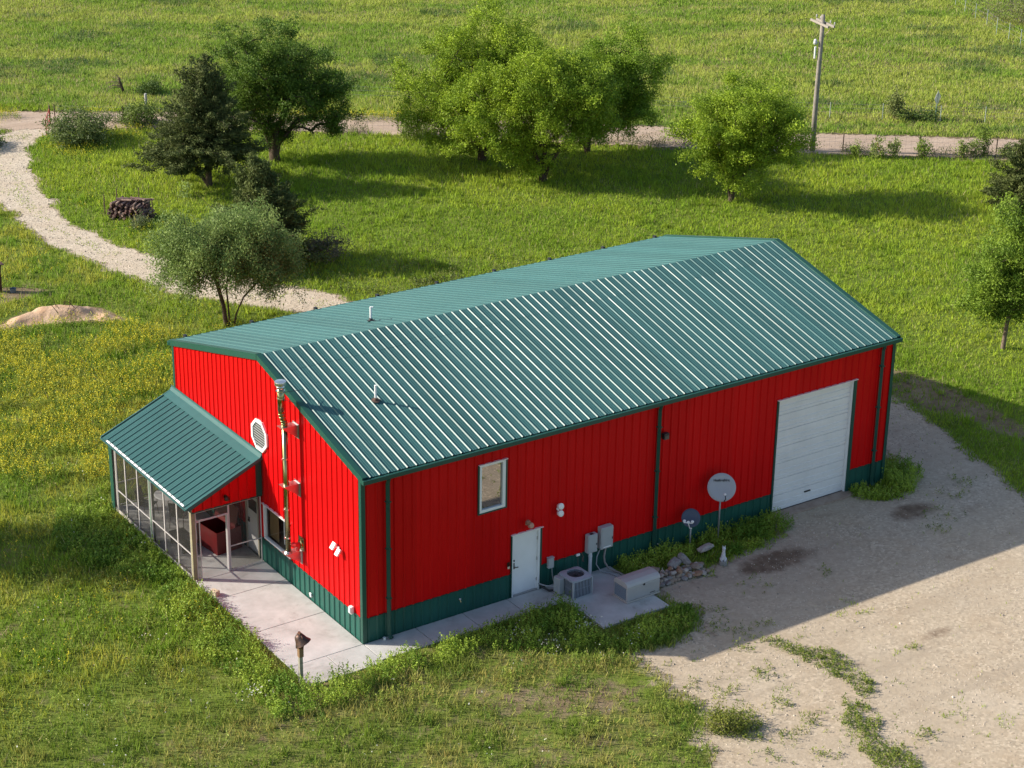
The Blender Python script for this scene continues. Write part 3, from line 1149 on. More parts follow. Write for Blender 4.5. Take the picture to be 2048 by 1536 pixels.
mb.box(XW - .07, XW - .052, 12.0, 12.25, -.05, 2.50)
pm(mb, 'corner_post', M_TRIM)
mb = MB()                                            # green header over the screens, base plate
mb.box(XW - .05, XW + .05, 6.24, 12.08, 2.30, 2.45)
pm(mb, 'header', M_TRIM)
M_PALE = mat('pale_timber', (.48, .43, .33), .9)
for y0_, y1_ in ((6.24, 9.08), (9.22, 12.08)):
    mb = MB()
    mb.box(XW - .04, XW + .04, y0_, y1_, 0, .05)
    pm(mb, 'sill_plate', M_PALE)


def screen_panel(name, P, a0, a1, z0, z1, mids=(), rails=(), fw=.024, label=None, glass=True):
    """frame with a screen: P(a, z, d)"""
    mb = MB()

    def bx(u0, u1, v0, v1):
        ps = [P(u, v, d) for d in (-.018, .018) for u, v in ((u0, v0), (u1, v0), (u1, v1), (u0, v1))]
        mb.add(ps, [(0, 3, 2, 1), (4, 5, 6, 7), (0, 1, 5, 4), (1, 2, 6, 5), (2, 3, 7, 6), (3, 0, 4, 7)])
    bx(a0, a0 + fw, z0, z1)
    bx(a1 - fw, a1, z0, z1)
    bx(a0 + fw, a1 - fw, z0, z0 + fw)
    bx(a0 + fw, a1 - fw, z1 - fw, z1)
    for r in rails:
        bx(a0 + fw, a1 - fw, r - fw / 2, r + fw / 2)
    fr = pm(mb, name, M_FRAME)
    if label:
        fr['label'] = label
    mb = MB()
    mb.quad(P(a0 + fw, z0 + fw, 0.0), P(a1 - fw, z0 + fw, 0.0), P(a1 - fw, z1 - fw, 0.0), P(a0 + fw, z1 - fw, 0.0))
    pm(mb, 'screen', M_SCREEN, fr)
    return fr


PL = lambda a, z, d: (XW - .03 + d, a, z)
ys = [6.24, 7.18, 8.13, 9.08]
for a, b in zip(ys, ys[1:]):
    screen_panel('screen_panel', PL, a + .003, b - .003, .055, 2.295, rails=(.84,))
ys = [9.22, 10.1, 11.05, 11.75]
for a, b in zip(ys, ys[1:]):
    screen_panel('screen_panel', PL, a + .003, b - .003, .055, 2.295, rails=(.80,))
screen_panel('screen_panel', PL, 11.80, 12.06, .055, 2.295)
YE = 6.12
PE_ = lambda a, z, d: (a, YE + d, z)
screen_panel('screen_panel', PE_, -1.20, -.09, .02, 2.29, rails=(.84,), label='screen panel of the end wall beside the gable')
screen_panel('screen_panel', PE_, -2.33, -2.17, .02, 1.965, rails=(.80,), label='narrow sidelight screen by the post')
screen_panel('transom', PE_, -2.33, -1.205, 1.985, 2.29, label='screened transom over the doorway')
mb = MB()
mb.box(-2.17, -1.21, YE - .02, YE + .02, 1.955, 1.98)
mb.box(-1.262, -1.212, YE - .018, YE + .10, .0, 1.955)
pm(mb, 'doorway_frame', M_FRAME)
PF_ = lambda a, z, d: (a, 12.2 + d, z)
screen_panel('screen_panel', PF_, -2.3, -.1, .02, 2.29, rails=(.84,), label='screen panel of the far end wall')
# infill wall between the frames and the sloping roof, near end and far end
for yy, sg in ((6.09, -1), (12.26, 1)):
    mb = MB()
    pr_ = rib_profile(-2.42, -.24, off=.05)
    sheet(mb, lambda s, z, h: (s, yy + sg * h, z), pr_, lambda s: 2.33, lambda s: max(2.331, ZR0 + (s - XR0) * sl - .06))
    pm(mb, 'infill_wall', M_RED)
    mb = MB()
    mb.box(-.24, -.045, yy - .02, yy + .02, 2.31, ZR1 - .06)
    mb.bar((-2.52, yy + sg * .04, 2.47), (-.05, yy + sg * .04, ZR0 + (-.05 - XR0) * sl - .05), .045, .07)
    mb.box(-2.44, -.05, yy - .02, yy + .05, 2.294, 2.328)
    pm(mb, 'infill_trim', M_TRIM)

# things in the porch
M_CHEST = mat('oxblood_paint', (.15, .008, .010), .45, noise=(3, .6, (.11, .012, .012)))
ch = thing('chest', 'open oxblood red wooden chest with its lid raised inside the porch', 'chest', (-.72, 7.85, 0), math.radians(7))
mb = MB()
X0, X1, Y0, Y1, H = -.46, .46, -.58, .58, .76
mb.box(X0, X1, Y0, Y0 + .03, 0, H)
mb.box(X0, X1, Y1 - .03, Y1, 0, H)
mb.box(X0, X0 + .03, Y0 + .03, Y1 - .03, 0, H)
mb.box(X1 - .03, X1, Y0 + .03, Y1 - .03, 0, H)
mb.box(X0 + .03, X1 - .03, Y0 + .03, Y1 - .03, 0, .04)
mb.box(.24, X1 - .03, Y0 + .03, Y1 - .03, H - .03, H)
mb.build('body', M_CHEST, ch)
mb = MB()
mb.bar((.23, 0, H), (.42, 0, H + .62), .03, 1.16, up=(0, 1, 0))
mb.build('lid', M_CHEST, ch)
tb = thing('patio_table', 'small round white table at the far end of the porch', 'table', (-1.05, 10.75, 0))
mb = MB()
mb.lathe([(.50, .70), (.52, .715), (.50, .73)], 24)
mb.build('table_top', M_WHITE, tb)
for k in range(4):
    mb = MB()
    a = PI / 4 + k * PI / 2
    mb.tube([(.12 * math.cos(a), .12 * math.sin(a), .70), (.38 * math.cos(a), .38 * math.sin(a), 0)], .014, 6)
    mb.build('leg', M_BRKT, tb)
for x, y, r, lb in ((-1.75, 11.0, .7, 'black patio chair on the screen side of the round table'), (-1.2, 9.75, 2.3, 'black patio chair on the door side of the round table')):
    c = thing('patio_chair', lb, 'chair', (x, y, 0), r, 'chairs at the porch table')
    mb = MB()
    mb.box(-.24, .24, -.24, .24, .42, .45)
    mb.build('seat', M_BLACK, c)
    mb = MB()
    mb.bar((0, .23, .45), (0, .32, .95), .46, .02, up=(0, 1, 0))
    mb.build('backrest', M_BLACK, c)
    for sx_ in (-1, 1):
        for sy_ in (-1, 1):
            mb = MB()
            mb.tube([(sx_ * .22, sy_ * .22, .42), (sx_ * .25, sy_ * .26, 0)], .013, 6)
            mb.build('leg', M_BLACK, c)
        mb = MB()
        mb.tube([(sx_ * .25, .24, .64), (sx_ * .25, -.22, .64), (sx_ * .24, -.24, .42)], .013, 6)
        mb.build('armrest', M_BLACK, c)
bn = thing('low_bench', 'low black bench behind the screens near the wooden post', 'bench', (-1.75, 8.35, 0))
mb = MB()
mb.box(-.25, .25, -.5, .5, .36, .42)
mb.build('seat', M_BLACK, bn)
for sy_ in (-.42, .42):
    mb = MB()
    mb.box(-.22, .22, sy_ - .03, sy_ + .03, 0, .36)
    mb.build('leg', M_BLACK, bn)
# bell-shaped wall light over the porch doorway
M_BRONZE = mat('dark_bronze', (.07, .045, .03), .35, .8)
pl = thing('wall_light', 'round dark lamp on the red infill over the porch doorway', 'light', (-1.32, 6.04, 2.62))
mb = MB()
mb.lathe([(.06, 0), (.06, .02), (.02, .03)], 14, Matrix.Rotation(PI / 2, 4, 'X'))
mb.tube([(0, -.02, 0), (0, -.10, .02)], .012, 6)
mb.build('bracket', M_BRONZE, pl)
mb = MB()
mb.lathe([(.09, -.07), (.085, -.02), (.05, .03), (.015, .05)], 16, Matrix.Translation((0, -.12, 0)))
mb.build('lamp_shade', M_BRONZE, pl)
mb = MB()
mb.lathe([(.015, -.11), (.045, -.085), (.05, -.05), (.02, -.02)], 12, Matrix.Translation((0, -.12, 0)))
mb.build('bulb', mat('bulb_glass', (.6, .6, .55), .1), pl)

# ------------------------------------------------------------ stove pipe on the gable
FL = thing('stove_pipe', 'tall stainless stove pipe held off the red gable by three triangular brackets', 'chimney pipe', (-.40, 3.76, 0))
mb = MB()
mb.tube([(0, 0, 1.47), (0, 0, 5.62)], .085, 18)
lp = mb.build('lower_pipe', M_STEEL, FL, smooth=True)
mb = MB()
mb.tube([(0, 0, 5.62), (0, 0, 5.72), (-.02, .01, 5.78), (-.055, .02, 5.92), (-.075, .03, 6.02), (-.08, .03, 6.10)], .092, 18)
for k in range(6):
    p = [(0, 0, 5.62), (0, 0, 5.70), (-.018, .008, 5.78), (-.05, .018, 5.90), (-.07, .028, 6.0), (-.08, .03, 6.10)][k]
    mb.lathe([(.096, -.012), (.104, 0), (.096, .012)], 18, Matrix.Translation(p))
mb.build('offset_elbow', M_STEEL, FL, smooth=False)
mb = MB()
mb.tube([(-.08, .03, 6.10), (-.08, .03, 6.86)], .105, 18)
mb.build('upper_pipe', M_STEEL, FL, smooth=True)
mb = MB()
T = Matrix.Translation((-.08, .03, 0))
mb.lathe([(.11, 6.80), (.125, 6.84), (.125, 6.87), (.11, 6.90), (.17, 6.92), (.175, 7.01), (.17, 7.03), (.02, 7.045)], 22, T)
mb.lathe([(.135, 6.72), (.135, 6.75)], 22, T)
mb.build('cap', mat('cap_steel', (.62, .62, .63), .25, .9), FL)
for z in (1.95, 2.9, 4.55, 6.5):
    mb = MB()
    mb.lathe([(.094, z - .025), (.094, z + .025)], 18) if z < 6 else mb.lathe([(.113, z - .02), (.113, z + .02)], 18, T)
    mb.box(-.125, -.085, -.015, .015, z - .02, z + .02)
    mb.build('locking_band', mat('band_steel', (.75, .75, .75), .25, .9), FL)
for z in (1.43, 3.68, 5.58):
    mb = MB()
    mb.box(-.17, .40, -.15, .15, z, z + .02)
    for y in (-.15, .145):
        mb.add([(-.16, y, z), (.40, y, z), (.40, y, z - .42), (-.16, y + .005, z), (.40, y + .005, z), (.40, y + .005, z - .42)],
               [(0, 1, 2), (5, 4, 3), (0, 3, 4, 1), (1, 4, 5, 2), (2, 5, 3, 0)])
    mb.box(.36, .385, -.20, .20, z - .42, z + .05)
    mb.build('support_bracket', M_BRKT, FL)
mb = MB()
mb.lathe([(.12, 0), (.12, .03), (.10, .05)], 16, Matrix.Translation((0, 0, 1.45)))
mb.build('base_collar', M_BRKT, FL)
for a in (((-.08, -.10, 6.72), (.62, .0, 6.62)), ((-.08, -.08, 6.50), (.95, -.35, 6.02)), ((.62, 0, 6.62), (.95, -.35, 6.0))):
    mb = MB()
    mb.tube(a, .008, 6)
    mb.build('roof_brace', M_BLACK, FL)
th = thing('wall_thimble', 'steel wall plate with a short red tee pipe beside the stove pipe foot', 'pipe fitting', (-.036, 3.58, 1.72))
mb = MB()
mb.box(-.015, 0, -.17, .17, -.22, .22)
mb.build('wall_plate', M_STEEL, th)
mb = MB()
mb.lathe([(.14, 0), (.14, .05), (.11, .07)], 18, Matrix.Translation((-.015, 0, 0)) @ Matrix.Rotation(-PI / 2, 4, 'Y'))
mb.build('collar', M_STEEL, th)
mb = MB()
mb.tube([(-.07, 0, 0), (-.20, .01, .0), (-.28, .10, .0)], .075, 14)
mb.tube([(-.10, 0, -.02), (-.16, -.02, -.20)], .06, 14)
mb.build('tee_pipe', mat('red_painted_pipe', (.55, .02, .02), .3), th)

# ------------------------------------------------------------ fittings on the gable
def flood(name, loc, label, rz=0, group=None):
    t = thing(name, label, 'light', loc, rz, group)
    return t


fl = thing('flood_light', 'twin white square flood light on the sunlit gable', 'light', (-.04, 1.30, 2.56))
mb = MB()
mb.box(-.03, 0, -.05, .05, -.05, .05)
mb.build('base', M_WHITE, fl)
for y, zt_ in ((.14, .04), (-.14, -.05)):
    mb = MB()
    Mx = Matrix.Translation((-.11, y, zt_)) @ Matrix.Rotation(math.radians(35), 4, 'Y')
    mb.box(-.03, .03, -.085, .085, -.11, .11, Mx)
    mb.tube([(-.02, y * .3, 0), (-.09, y, zt_)], .015, 6)
    mb.build('lamp_head', M_WHITE, fl, bevel=.006)
ob = thing('outlet_box', 'white weatherproof outlet box low on the gable by the corner', 'outlet', (-.035, .55, .90))
mb = MB()
mb.box(-.09, 0, -.07, .07, -.14, .10)
mb.build('box', M_WHITE, ob, bevel=.01)
mb = MB()
mb.box(-.125, -.09, -.055, .055, -.10, .09)
mb.build('cover', M_WHITE, ob, bevel=.01)
ob = thing('small_vent_cover', 'small white tilted vent cover at the foot of the gable', 'vent', (-.035, 3.05, .22))
mb = MB()
mb.box(-.05, 0, -.05, .05, -.07, .07, Matrix.Rotation(math.radians(-14), 4, 'Y'))
mb.build('hood', M_WHITE, ob, bevel=.01)
mb = MB()
mb.box(-.06, -.052, -.04, .04, -.06, -.03, Matrix.Rotation(math.radians(-14), 4, 'Y'))
mb.build('flap', M_GALV, ob)

# ------------------------------------------------------------ fittings on the long wall
M_GREYBOX = mat('grey_enamel', (.40, .42, .43), .45, noise=(3, .3, (.36, .38, .39)))
M_PVC = mat('grey_conduit', (.33, .34, .35), .5)
fl = thing('flood_light', 'pair of white round flood lights on the shaded long wall', 'light', (6.82, -.04, 2.58))
mb = MB()
mb.lathe([(.05, 0), (.05, .03)], 14, Matrix.Rotation(PI / 2, 4, 'X'))
mb.build('base', M_WHITE, fl)
for z in (.12, -.12):
    mb = MB()
    mb.tube([(0, -.02, 0), (0, -.06, z)], .016, 6)
    mb.lathe([(.03, -.04), (.075, -.02), (.10, .07), (.10, .11), (.05, .13)], 16, Matrix.Translation((0, -.08, z)) @ Matrix.Rotation(math.radians(75), 4, 'X'))
    mb.build('lamp_head', M_WHITE, fl)
M_TERRA = mat('sun_bleached_plastic', (.50, .27, .18), .6)
fl = thing('motion_light', 'faded tan motion light over the white service door', 'light', (5.68, -.04, 2.40))
mb = MB()
mb.box(-.05, .05, -.04, 0, -.05, .05)
mb.tube([(0, -.03, .03), (-.06, -.10, .10)], .015, 6)
mb.tube([(0, -.03, -.03), (.05, -.10, -.06)], .015, 6)
mb.build('base', M_TERRA, fl)
mb = MB()
mb.lathe([(.03, 0), (.075, .03), (.08, .10), (.06, .12)], 14, Matrix.Translation((-.07, -.10, .12)) @ Matrix.Rotation(math.radians(100), 4, 'X'))
mb.build('lamp_head', mat('bleached_brown', (.30, .14, .09), .6), fl)
mb = MB()
mb.lathe([(.04, -.02), (.08, .0), (.09, .10), (.07, .12)], 14, Matrix.Translation((.05, -.10, -.07)) @ Matrix.Rotation(math.radians(60), 4, 'X'))
mb.build('lamp_head', M_TERRA, fl)
kp = thing('door_keypad', 'small brown and cream keypad left of the service door', 'keypad', (5.03, -.035, 1.14))
mb = MB()
mb.box(-.045, .045, -.03, 0, -.02, .11)
mb.build('case', M_BRONZE, kp, bevel=.006)
mb = MB()
mb.box(-.035, .035, -.045, 0, -.10, -.022)
mb.build('cover', mat('cream_plastic', (.62, .55, .40), .5), kp, bevel=.006)
sl_ = thing('security_light', 'small black box light high on the long wall beside a downspout', 'light', (10.84, -.04, 4.06))
mb = MB()
mb.box(-.10, .10, -.14, 0, -.10, .10)
mb.build('case', M_BLACK, sl_, bevel=.012)
mb = MB()
mb.box(-.08, .08, -.155, -.141, -.09, .04)
mb.build('lens', mat('dark_lens', (.05, .05, .05), .1), sl_)
hb = thing('hose_tap', 'small tap low on the green wainscot of the long wall', 'tap', (3.27, -.035, .50))
mb = MB()
mb.tube([(0, 0, 0), (0, -.07, 0), (0, -.10, -.05)], .018, 8)
mb.build('spout', mat('brass', (.55, .40, .2), .35, .9), hb)
mb = MB()
mb.lathe([(.035, 0), (.035, .012)], 10, Matrix.Translation((0, -.06, .04)))
mb.build('handle', M_WHITE, hb)
db = thing('disconnect_box', 'small grey disconnect box beside the service door with a thin conduit', 'electrical box', (6.56, -.035, .83))
mb = MB()
mb.box(-.10, .10, -.11, 0, -.17, .17)
mb.build('box', M_GREYBOX, db, bevel=.012)
mb = MB()
mb.box(-.11, .11, -.125, -.0, .172, .19)
mb.build('rain_lip', M_GREYBOX, db)
mb = MB()
mb.tube([(.06, -.05, -.17), (.08, -.06, -.45), (.10, -.09, -.62), (.16, -.18, -.72), (.30, -.30, -.76)], .014, 6)
mb.build('conduit', M_PVC, db)


def panel(name, label, loc, w, h, dpt, parts):
    t = thing(name, label, 'electrical box', loc)
    mb = MB()
    mb.box(-w / 2, w / 2, -dpt, 0, 0, h)
    mb.build('cabinet', M_GREYBOX, t, bevel=.012)
    mb = MB()
    mb.box(-w / 2 + .03, w / 2 - .01, -dpt - .014, -dpt - .001, .03, h - .03)
    mb.build('door', M_GREYBOX, t, bevel=.005)
    mb = MB()
    mb.box(w / 2 - .05, w / 2 - .03, -dpt - .03, -dpt - .014, h * .4, h * .5)
    mb.build('latch', M_BLACK, t)
    return t


p1 = panel('electric_meter_cabinet', 'narrower grey electric cabinet with a pale conduit below it', (8.07, -.04, .80), .36, .62, .17, 0)
mb = MB()
mb.box(-.07, .05, -.15, -.05, .621, .632)
mb.build('top_window', M_BLACK, p1)
mb = MB()
mb.tube([(-.02, -.09, 0), (-.02, -.09, -.79)], .055, 12)
mb.lathe([(.064, -.17), (.064, -.12)], 12, Matrix.Translation((-.02, -.09, 0)))
mb.build('riser', mat('pale_conduit', (.58, .60, .63), .5), p1)
p2 = panel('transfer_switch_cabinet', 'wider grey electric cabinet with two cables curving to the generator', (8.60, -.04, .82), .46, .74, .20, 0)
mb = MB()
mb.box(-.14, .14, -.222, -.215, .05, .085)
mb.build('name_plate', M_WHITE, p2)
mb = MB()
mb.tube([(-.16, -.08, 0), (-.30, -.10, -.25), (-.33, -.12, -.50), (-.22, -.20, -.72), (.0, -.45, -.77), (.1, -.9, -.77)], .018, 8)
mb.build('cable', M_PVC, p2, smooth=True)
mb = MB()
mb.tube([(.05, -.08, 0), (-.02, -.10, -.3), (-.02, -.14, -.5), (.06, -.26, -.70), (.25, -.55, -.765), (.3, -1.1, -.765)], .032, 8)
mb.build('cable', mat('brown_conduit', (.26, .23, .21), .6), p2, smooth=True)
ob = thing('cable_box', 'tiny white junction box with dangling cords left of the grey cabinets', 'junction box', (7.62, -.035, .78))
mb = MB()
mb.box(-.06, .07, -.05, 0, -.03, .04)
mb.build('box', M_WHITE, ob, bevel=.006)
mb = MB()
mb.tube([(.0, -.03, -.03), (-.01, -.05, -.25), (.03, -.05, -.5), (.02, -.05, -.75)], .008, 5)
mb.tube([(.12, -.03, .05), (.20, -.06, -.1), (.13, -.08, -.22), (.22, -.06, -.28), (.14, -.05, -.12)], .012, 5)
mb.build('cord', mat('brown_cord', (.12, .07, .06), .6), ob)

# ------------------------------------------------------------ condenser
AC = thing('air_conditioner', 'square grey air conditioner condenser with a round fan grille on top', 'air conditioner', (6.97, -.84, .02), math.radians(2))
mb = MB()
a, b, H = .36, .36, .64
mb.box(-a + .02, a - .02, -b + .02, b - .02, 0, H - .05)
mb.build('body', mat('coil_dark', (.07, .075, .085), .6), AC)
mb = MB()
for s in range(12):
    u = -a + .05 + s * (2 * a - .10) / 11
    mb.box(u - .011, u + .011, -b - .004, -b + .016, .03, H - .07)
    mb.box(-a - .004, -a + .016, u - .007, u + .007, .03, H - .07)
    mb.box(a - .016, a + .004, u - .007, u + .007, .03, H - .07)
for z in (.32,):
    mb.box(-a, a, -b - .007, -b + .0, z - .004, z + .004)
    mb.box(-a - .007, -a, -b, b, z - .004, z + .004)
mb.build('side_grille', mat('louver_grey', (.30, .33, .38), .45), AC)
mb = MB()
for sx_ in (-1, 1):
    for sy_ in (-1, 1):
        mb.box(sx_ * a - .025, sx_ * a + .025, sy_ * b - .025, sy_ * b + .025, 0, H - .04)
mb.box(-a - .01, a + .01, -b - .01, b + .01, -.02, .03)
mb.box(-a - .20, -a - .025, .05, b, .06, H - .06)
mb.build('frame', M_GREYBOX, AC, bevel=.01)
# top: a square plate with a round well
mb = MB()
N = 32
R1 = .27
top = []
for k in range(N):
    an = 2 * PI * k / N
    c, s = math.cos(an), math.sin(an)
    q = (a + .03) / max(abs(c), abs(s))
    q = min(q, (a + .03) * 1.28)
    top.append((c * q, s * q))
for k in range(N):
    k2 = (k + 1) % N
    an, an2 = 2 * PI * k / N, 2 * PI * k2 / N
    i0, i1 = (R1 * math.cos(an), R1 * math.sin(an)), (R1 * math.cos(an2), R1 * math.sin(an2))
    o0, o1 = top[k], top[k2]
    mb.quad((*o0, H), (*o1, H), (*i1, H + .03), (*i0, H + .03))
    mb.quad((*o0, H - .06), (*o1, H - .06), (*o1, H), (*o0, H))
    mb.quad((*i0, H + .03), (*i1, H + .03), (*i1, H - .10), (*i0, H - .10))
mb.build('top_cover', mat('top_grey', (.34, .37, .42), .4), AC)
mb = MB()
for r_ in (.06, .11, .16, .21, .26):
    mb.tube([(r_ * math.cos(t), r_ * math.sin(t), H + .012) for t in np.linspace(0, 2 * PI, 25)], .0035, 4, caps=False)
for k in range(6):
    t = k * PI / 6
    mb.tube([(-R1 * math.cos(t), -R1 * math.sin(t), H + .012), (R1 * math.cos(t), R1 * math.sin(t), H + .012)], .0035, 4)
mb.build('fan_guard', M_BLACK, AC)
mb = MB()
mb.lathe([(.06, H - .10), (.06, H - .05)], 12)
for k in range(4):
    Mx = Matrix.Rotation(k * PI / 2, 4, 'Z') @ Matrix.Translation((.14, 0, H - .075)) @ Matrix.Rotation(math.radians(25), 4, 'X')
    mb.box(-.10, .10, -.05, .05, -.003, .003, Mx)
mb.build('fan', mat('fan_grey', (.20, .21, .23), .4), AC)
mb = MB()
mb.tube([(-.34, .30, .12), (-.46, .38, .06), (-.62, .50, .04), (-.72, .64, .10), (-.74, .80, .14)], .035, 8)
mb.build('refrigerant_line', M_BLACK, AC, smooth=True)
mb = MB()
mb.tube([(-.38, .28, .30), (-.50, .45, .16), (-.66, .62, .16), (-.8, .80, .20)], .022, 8)
mb.build('whip_conduit', M_PVC, AC, smooth=True)

# ------------------------------------------------------------ generator
GE = thing('generator', 'beige standby generator box with a rounded lid on the concrete pad', 'generator', (8.50, -1.93, .02), math.radians(1.5))
M_BEI = mat('beige_enamel', (.42, .40, .39), .4, noise=(2, .3, (.38, .365, .355)))
hx, hy = .64, .33
mb = MB()
mb.box(-hx, hx, -hy, hy, .05, .50)
mb.build('body', M_BEI, GE, bevel=.03)
mb = MB()
mb.box(-hx - .015, hx + .015, -hy - .02, hy + .02, 0, .055)
mb.build('base', mat('beige_base', (.44, .40, .36), .6), GE, bevel=.012)
mb = MB()
prof = [(-hy - .012, .50), (-hy - .012, .54), (-hy + .04, .62), (-hy + .13, .67), (0, .69), (hy - .13, .67), (hy - .04, .62), (hy + .012, .54), (hy + .012, .50)]
mb.prism(prof, -hx - .012, hx + .012, lambda u, v, h: (h, u, v))
mb.build('lid', M_BEI, GE, bevel=.03)
mb = MB()
for k in range(7):
    mb.box(-hx - .012, -hx - .001, -hy + .06, hy - .06, .10 + k * .056, .145 + k * .056)
mb.build('louver', mat('louver_blue_grey', (.17, .21, .26), .5), GE)
mb = MB()
mb.box(-.03, .03, -hy - .022, -hy - .012, .46, .52)
mb.build('latch', M_BLACK, GE)
mb = MB()
mb.box(.25, .45, -hy - .006, -hy - .001, .115, .135)
mb.build('badge', M_BLACK, GE)

# ------------------------------------------------------------ satellite dishes
def dish(name, label, loc, hz, R, aim, mface, depth, feed, group=None):
    t = thing(name, label, 'satellite dish', loc)
    a = Vector(aim).normalized()
    c = Vector((0, 0, hz)) + a * .10
    Mx = Matrix.Translation(c) @ a.to_track_quat('Z', 'Y').to_matrix().to_4x4()
    mb = MB()
    mb.lathe([(.0001, 0)] + [(R * q, depth * q * q) for q in (.25, .5, .75, 1.0)] + [(R * 1.01, depth - .008), (R * .5, depth * .25 - .014), (.0001, -.014)], 40, Mx, capb=False, capt=False)
    mb.build('reflector', mface, t, smooth=True)
    mb = MB()
    top = c - a * .04
    mb.tube([(0, 0, -.1), (0, 0, hz - .12)], .028, 12)
    pole = mb.build('pole', mat('galvanised_pole', (.30, .31, .32), .5, .5), t, smooth=True)
    mb = MB()
    mb.bar((0, 0, hz - .2), (0, 0, hz + .12), .06, .05)
    mb.bar((0, 0, hz), top, .06, .06)
    mb.build('mount', M_PVC, t)
    return t, Mx, a


CAMV = Vector((-25.27, -43.98, 29.33))
big, Mx, a = dish('satellite_dish', 'large round pale grey satellite dish with writing on a tall pole', (12.90, -.50, 0), 1.92, .455, Vector((-.50, -.80, .42)), mat('dish_grey', (.36, .37, .40), .5), .05, 1)
mb = MB()
mb.tube([Mx @ Vector((.07, -.46, .02)), Mx @ Vector((.09, -.36, .30)), Mx @ Vector((.05, -.22, .42))], .014, 8)
mb.build('feed_arm', M_BLACK, big)
mb = MB()
mb.lathe([(.03, -.04), (.045, .0), (.045, .05), (.02, .06)], 12, Mx @ Matrix.Translation((.05, -.21, .43)) @ Matrix.Rotation(PI, 4, 'X'))
mb.build('feed_horn', M_WHITE, big)
# the writing on the dish
fc = bpy.data.curves.new('dish_writing', 'FONT')
fc.body = 'HughesNet'
fc.size = .112
fc.extrude = .001
fc.align_x = 'CENTER'
fc.offset = .0035
fo = bpy.data.objects.new('tmp_text', fc)
me = bpy.data.meshes.new_from_object(fo)
me.name = 'dish_writing'
me.materials.clear()
me.materials.append(mat('writing_black', (.03, .03, .035), .6))
wr = bpy.data.objects.new('writing', me)
COL.objects.link(wr)
wr.parent = big
# text frame: x to the dish's right as seen from the front, y up
zc = Mx.to_3x3() @ Vector((0, 0, 1))
upv = (Vector((0, 0, 1)) - zc * zc.z).normalized()
rt = upv.cross(zc)
B = Matrix((rt, upv, zc)).transposed().to_4x4()
cc = Mx @ Vector((0, 0, 0))
wr.matrix_local = Matrix.Translation(cc + upv * .19 + zc * .034 - rt * .0) @ B
bpy.data.objects.remove(fo)

small, Mx, a = dish('satellite_dish', 'small dark blue grey satellite dish with three white pods, lower than the big one', (11.80, -.42, 0), 1.08, .30, Vector((-.62, -.62, .50)), mat('dish_blue_grey', (.055, .075, .12), .5), .05, 3)
zc = Mx.to_3x3() @ Vector((0, 0, 1))
upv = (Vector((0, 0, 1)) - zc * zc.z).normalized()
rt = upv.cross(zc)
c0 = Mx @ Vector((0, 0, 0))
tipp = c0 + zc * .30 - upv * .18 - rt * .05
mb = MB()
mb.tube([c0 - upv * .33 + rt * .05, c0 + zc * .14 - upv * .33, tipp], .016, 8)
mb.tube([tipp - rt * .14, tipp + rt * .14], .018, 8)
mb.build('feed_arm', M_WHITE, small)
for k in (-1, 0, 1):
    mb = MB()
    p = tipp + rt * .125 * k + upv * (.02 + .03 * abs(k))
    Mk = Matrix.Translation(p) @ (-zc).to_track_quat('Z', 'Y').to_matrix().to_4x4()
    mb.lathe([(.035, -.06), (.035, 0), (.05, .02), (.05, .05), (.03, .065)], 14, Mk)
    mb.build('feed_horn', M_WHITE, small)

# ------------------------------------------------------------ statue
st = thing('fox_statue', 'white seated animal garden statue with pointed ears on a grey plinth', 'statue', (12.05, -1.78, GZ), math.radians(-35))
mb = MB()
mb.lathe([(.13, 0), (.13, .10), (.11, .14), (.09, .15)], 8)
mb.build('plinth', mat('grey_stone', (.28, .27, .25), .9, noise=(20, .6, (.20, .19, .18))), st)


def blob_union(parts, name, m, parent, voxel=.012):
    mb = MB()
    for c, r, rot_ in parts:
        Mx = Matrix.Translation(c) @ Matrix.Rotation(rot_[1], 4, rot_[0]) @ Matrix.Diagonal((*r, 1))
        mb.lathe([(math.sin(t), -math.cos(t)) for t in np.linspace(.02, PI - .02, 10)], 14, Mx)
    o = mb.build(name, m, parent, smooth=True)
    md = o.modifiers.new('remesh', 'REMESH')
    md.mode = 'VOXEL'
    md.voxel_size = voxel
    md.use_smooth_shade = True
    sm = o.modifiers.new('smooth', 'SMOOTH')
    sm.iterations = 3
    return o


X_ = ('X', 0.0)
parts = [((0, .03, .24), (.085, .10, .11), X_), ((0, -.0, .36), (.065, .070, .12), ('X', .15)), ((0, -.02, .50), (.055, .055, .07), X_),
         ((0, -.045, .585), (.060, .065, .055), X_), ((0, -.11, .57), (.026, .05, .024), ('X', -.2)),
         ((.038, -.02, .65), (.016, .012, .042), ('Y', .15)), ((-.038, -.02, .65), (.016, .012, .042), ('Y', -.15)),
         ((.04, -.055, .25), (.022, .024, .11), X_), ((-.04, -.055, .25), (.022, .024, .11), X_),
         ((.045, -.085, .165), (.024, .035, .018), X_), ((-.045, -.085, .165), (.024, .035, .018), X_),
         ((.075, .01, .19), (.04, .08, .05), X_), ((-.075, .01, .19), (.04, .08, .05), X_), ((.07, .11, .18), (.03, .09, .03), ('Z', .7))]
blob_union(parts, 'figure', mat('white_plaster', (.66, .66, .68), .7, noise=(18, .5, (.50, .50, .52))), st)

# ------------------------------------------------------------ stones
M_ST = [mat('limestone_' + n, c, .92, spec=.2, noise=(9, .6, c2), bump=(14, .5)) for n, c, c2 in (
    ('pale', (.46, .40, .35), (.34, .29, .25)), ('tan', (.36, .29, .22), (.26, .20, .15)), ('grey', (.30, .28, .26), (.20, .18, .17)), ('rust', (.36, .21, .13), (.25, .16, .11)))]


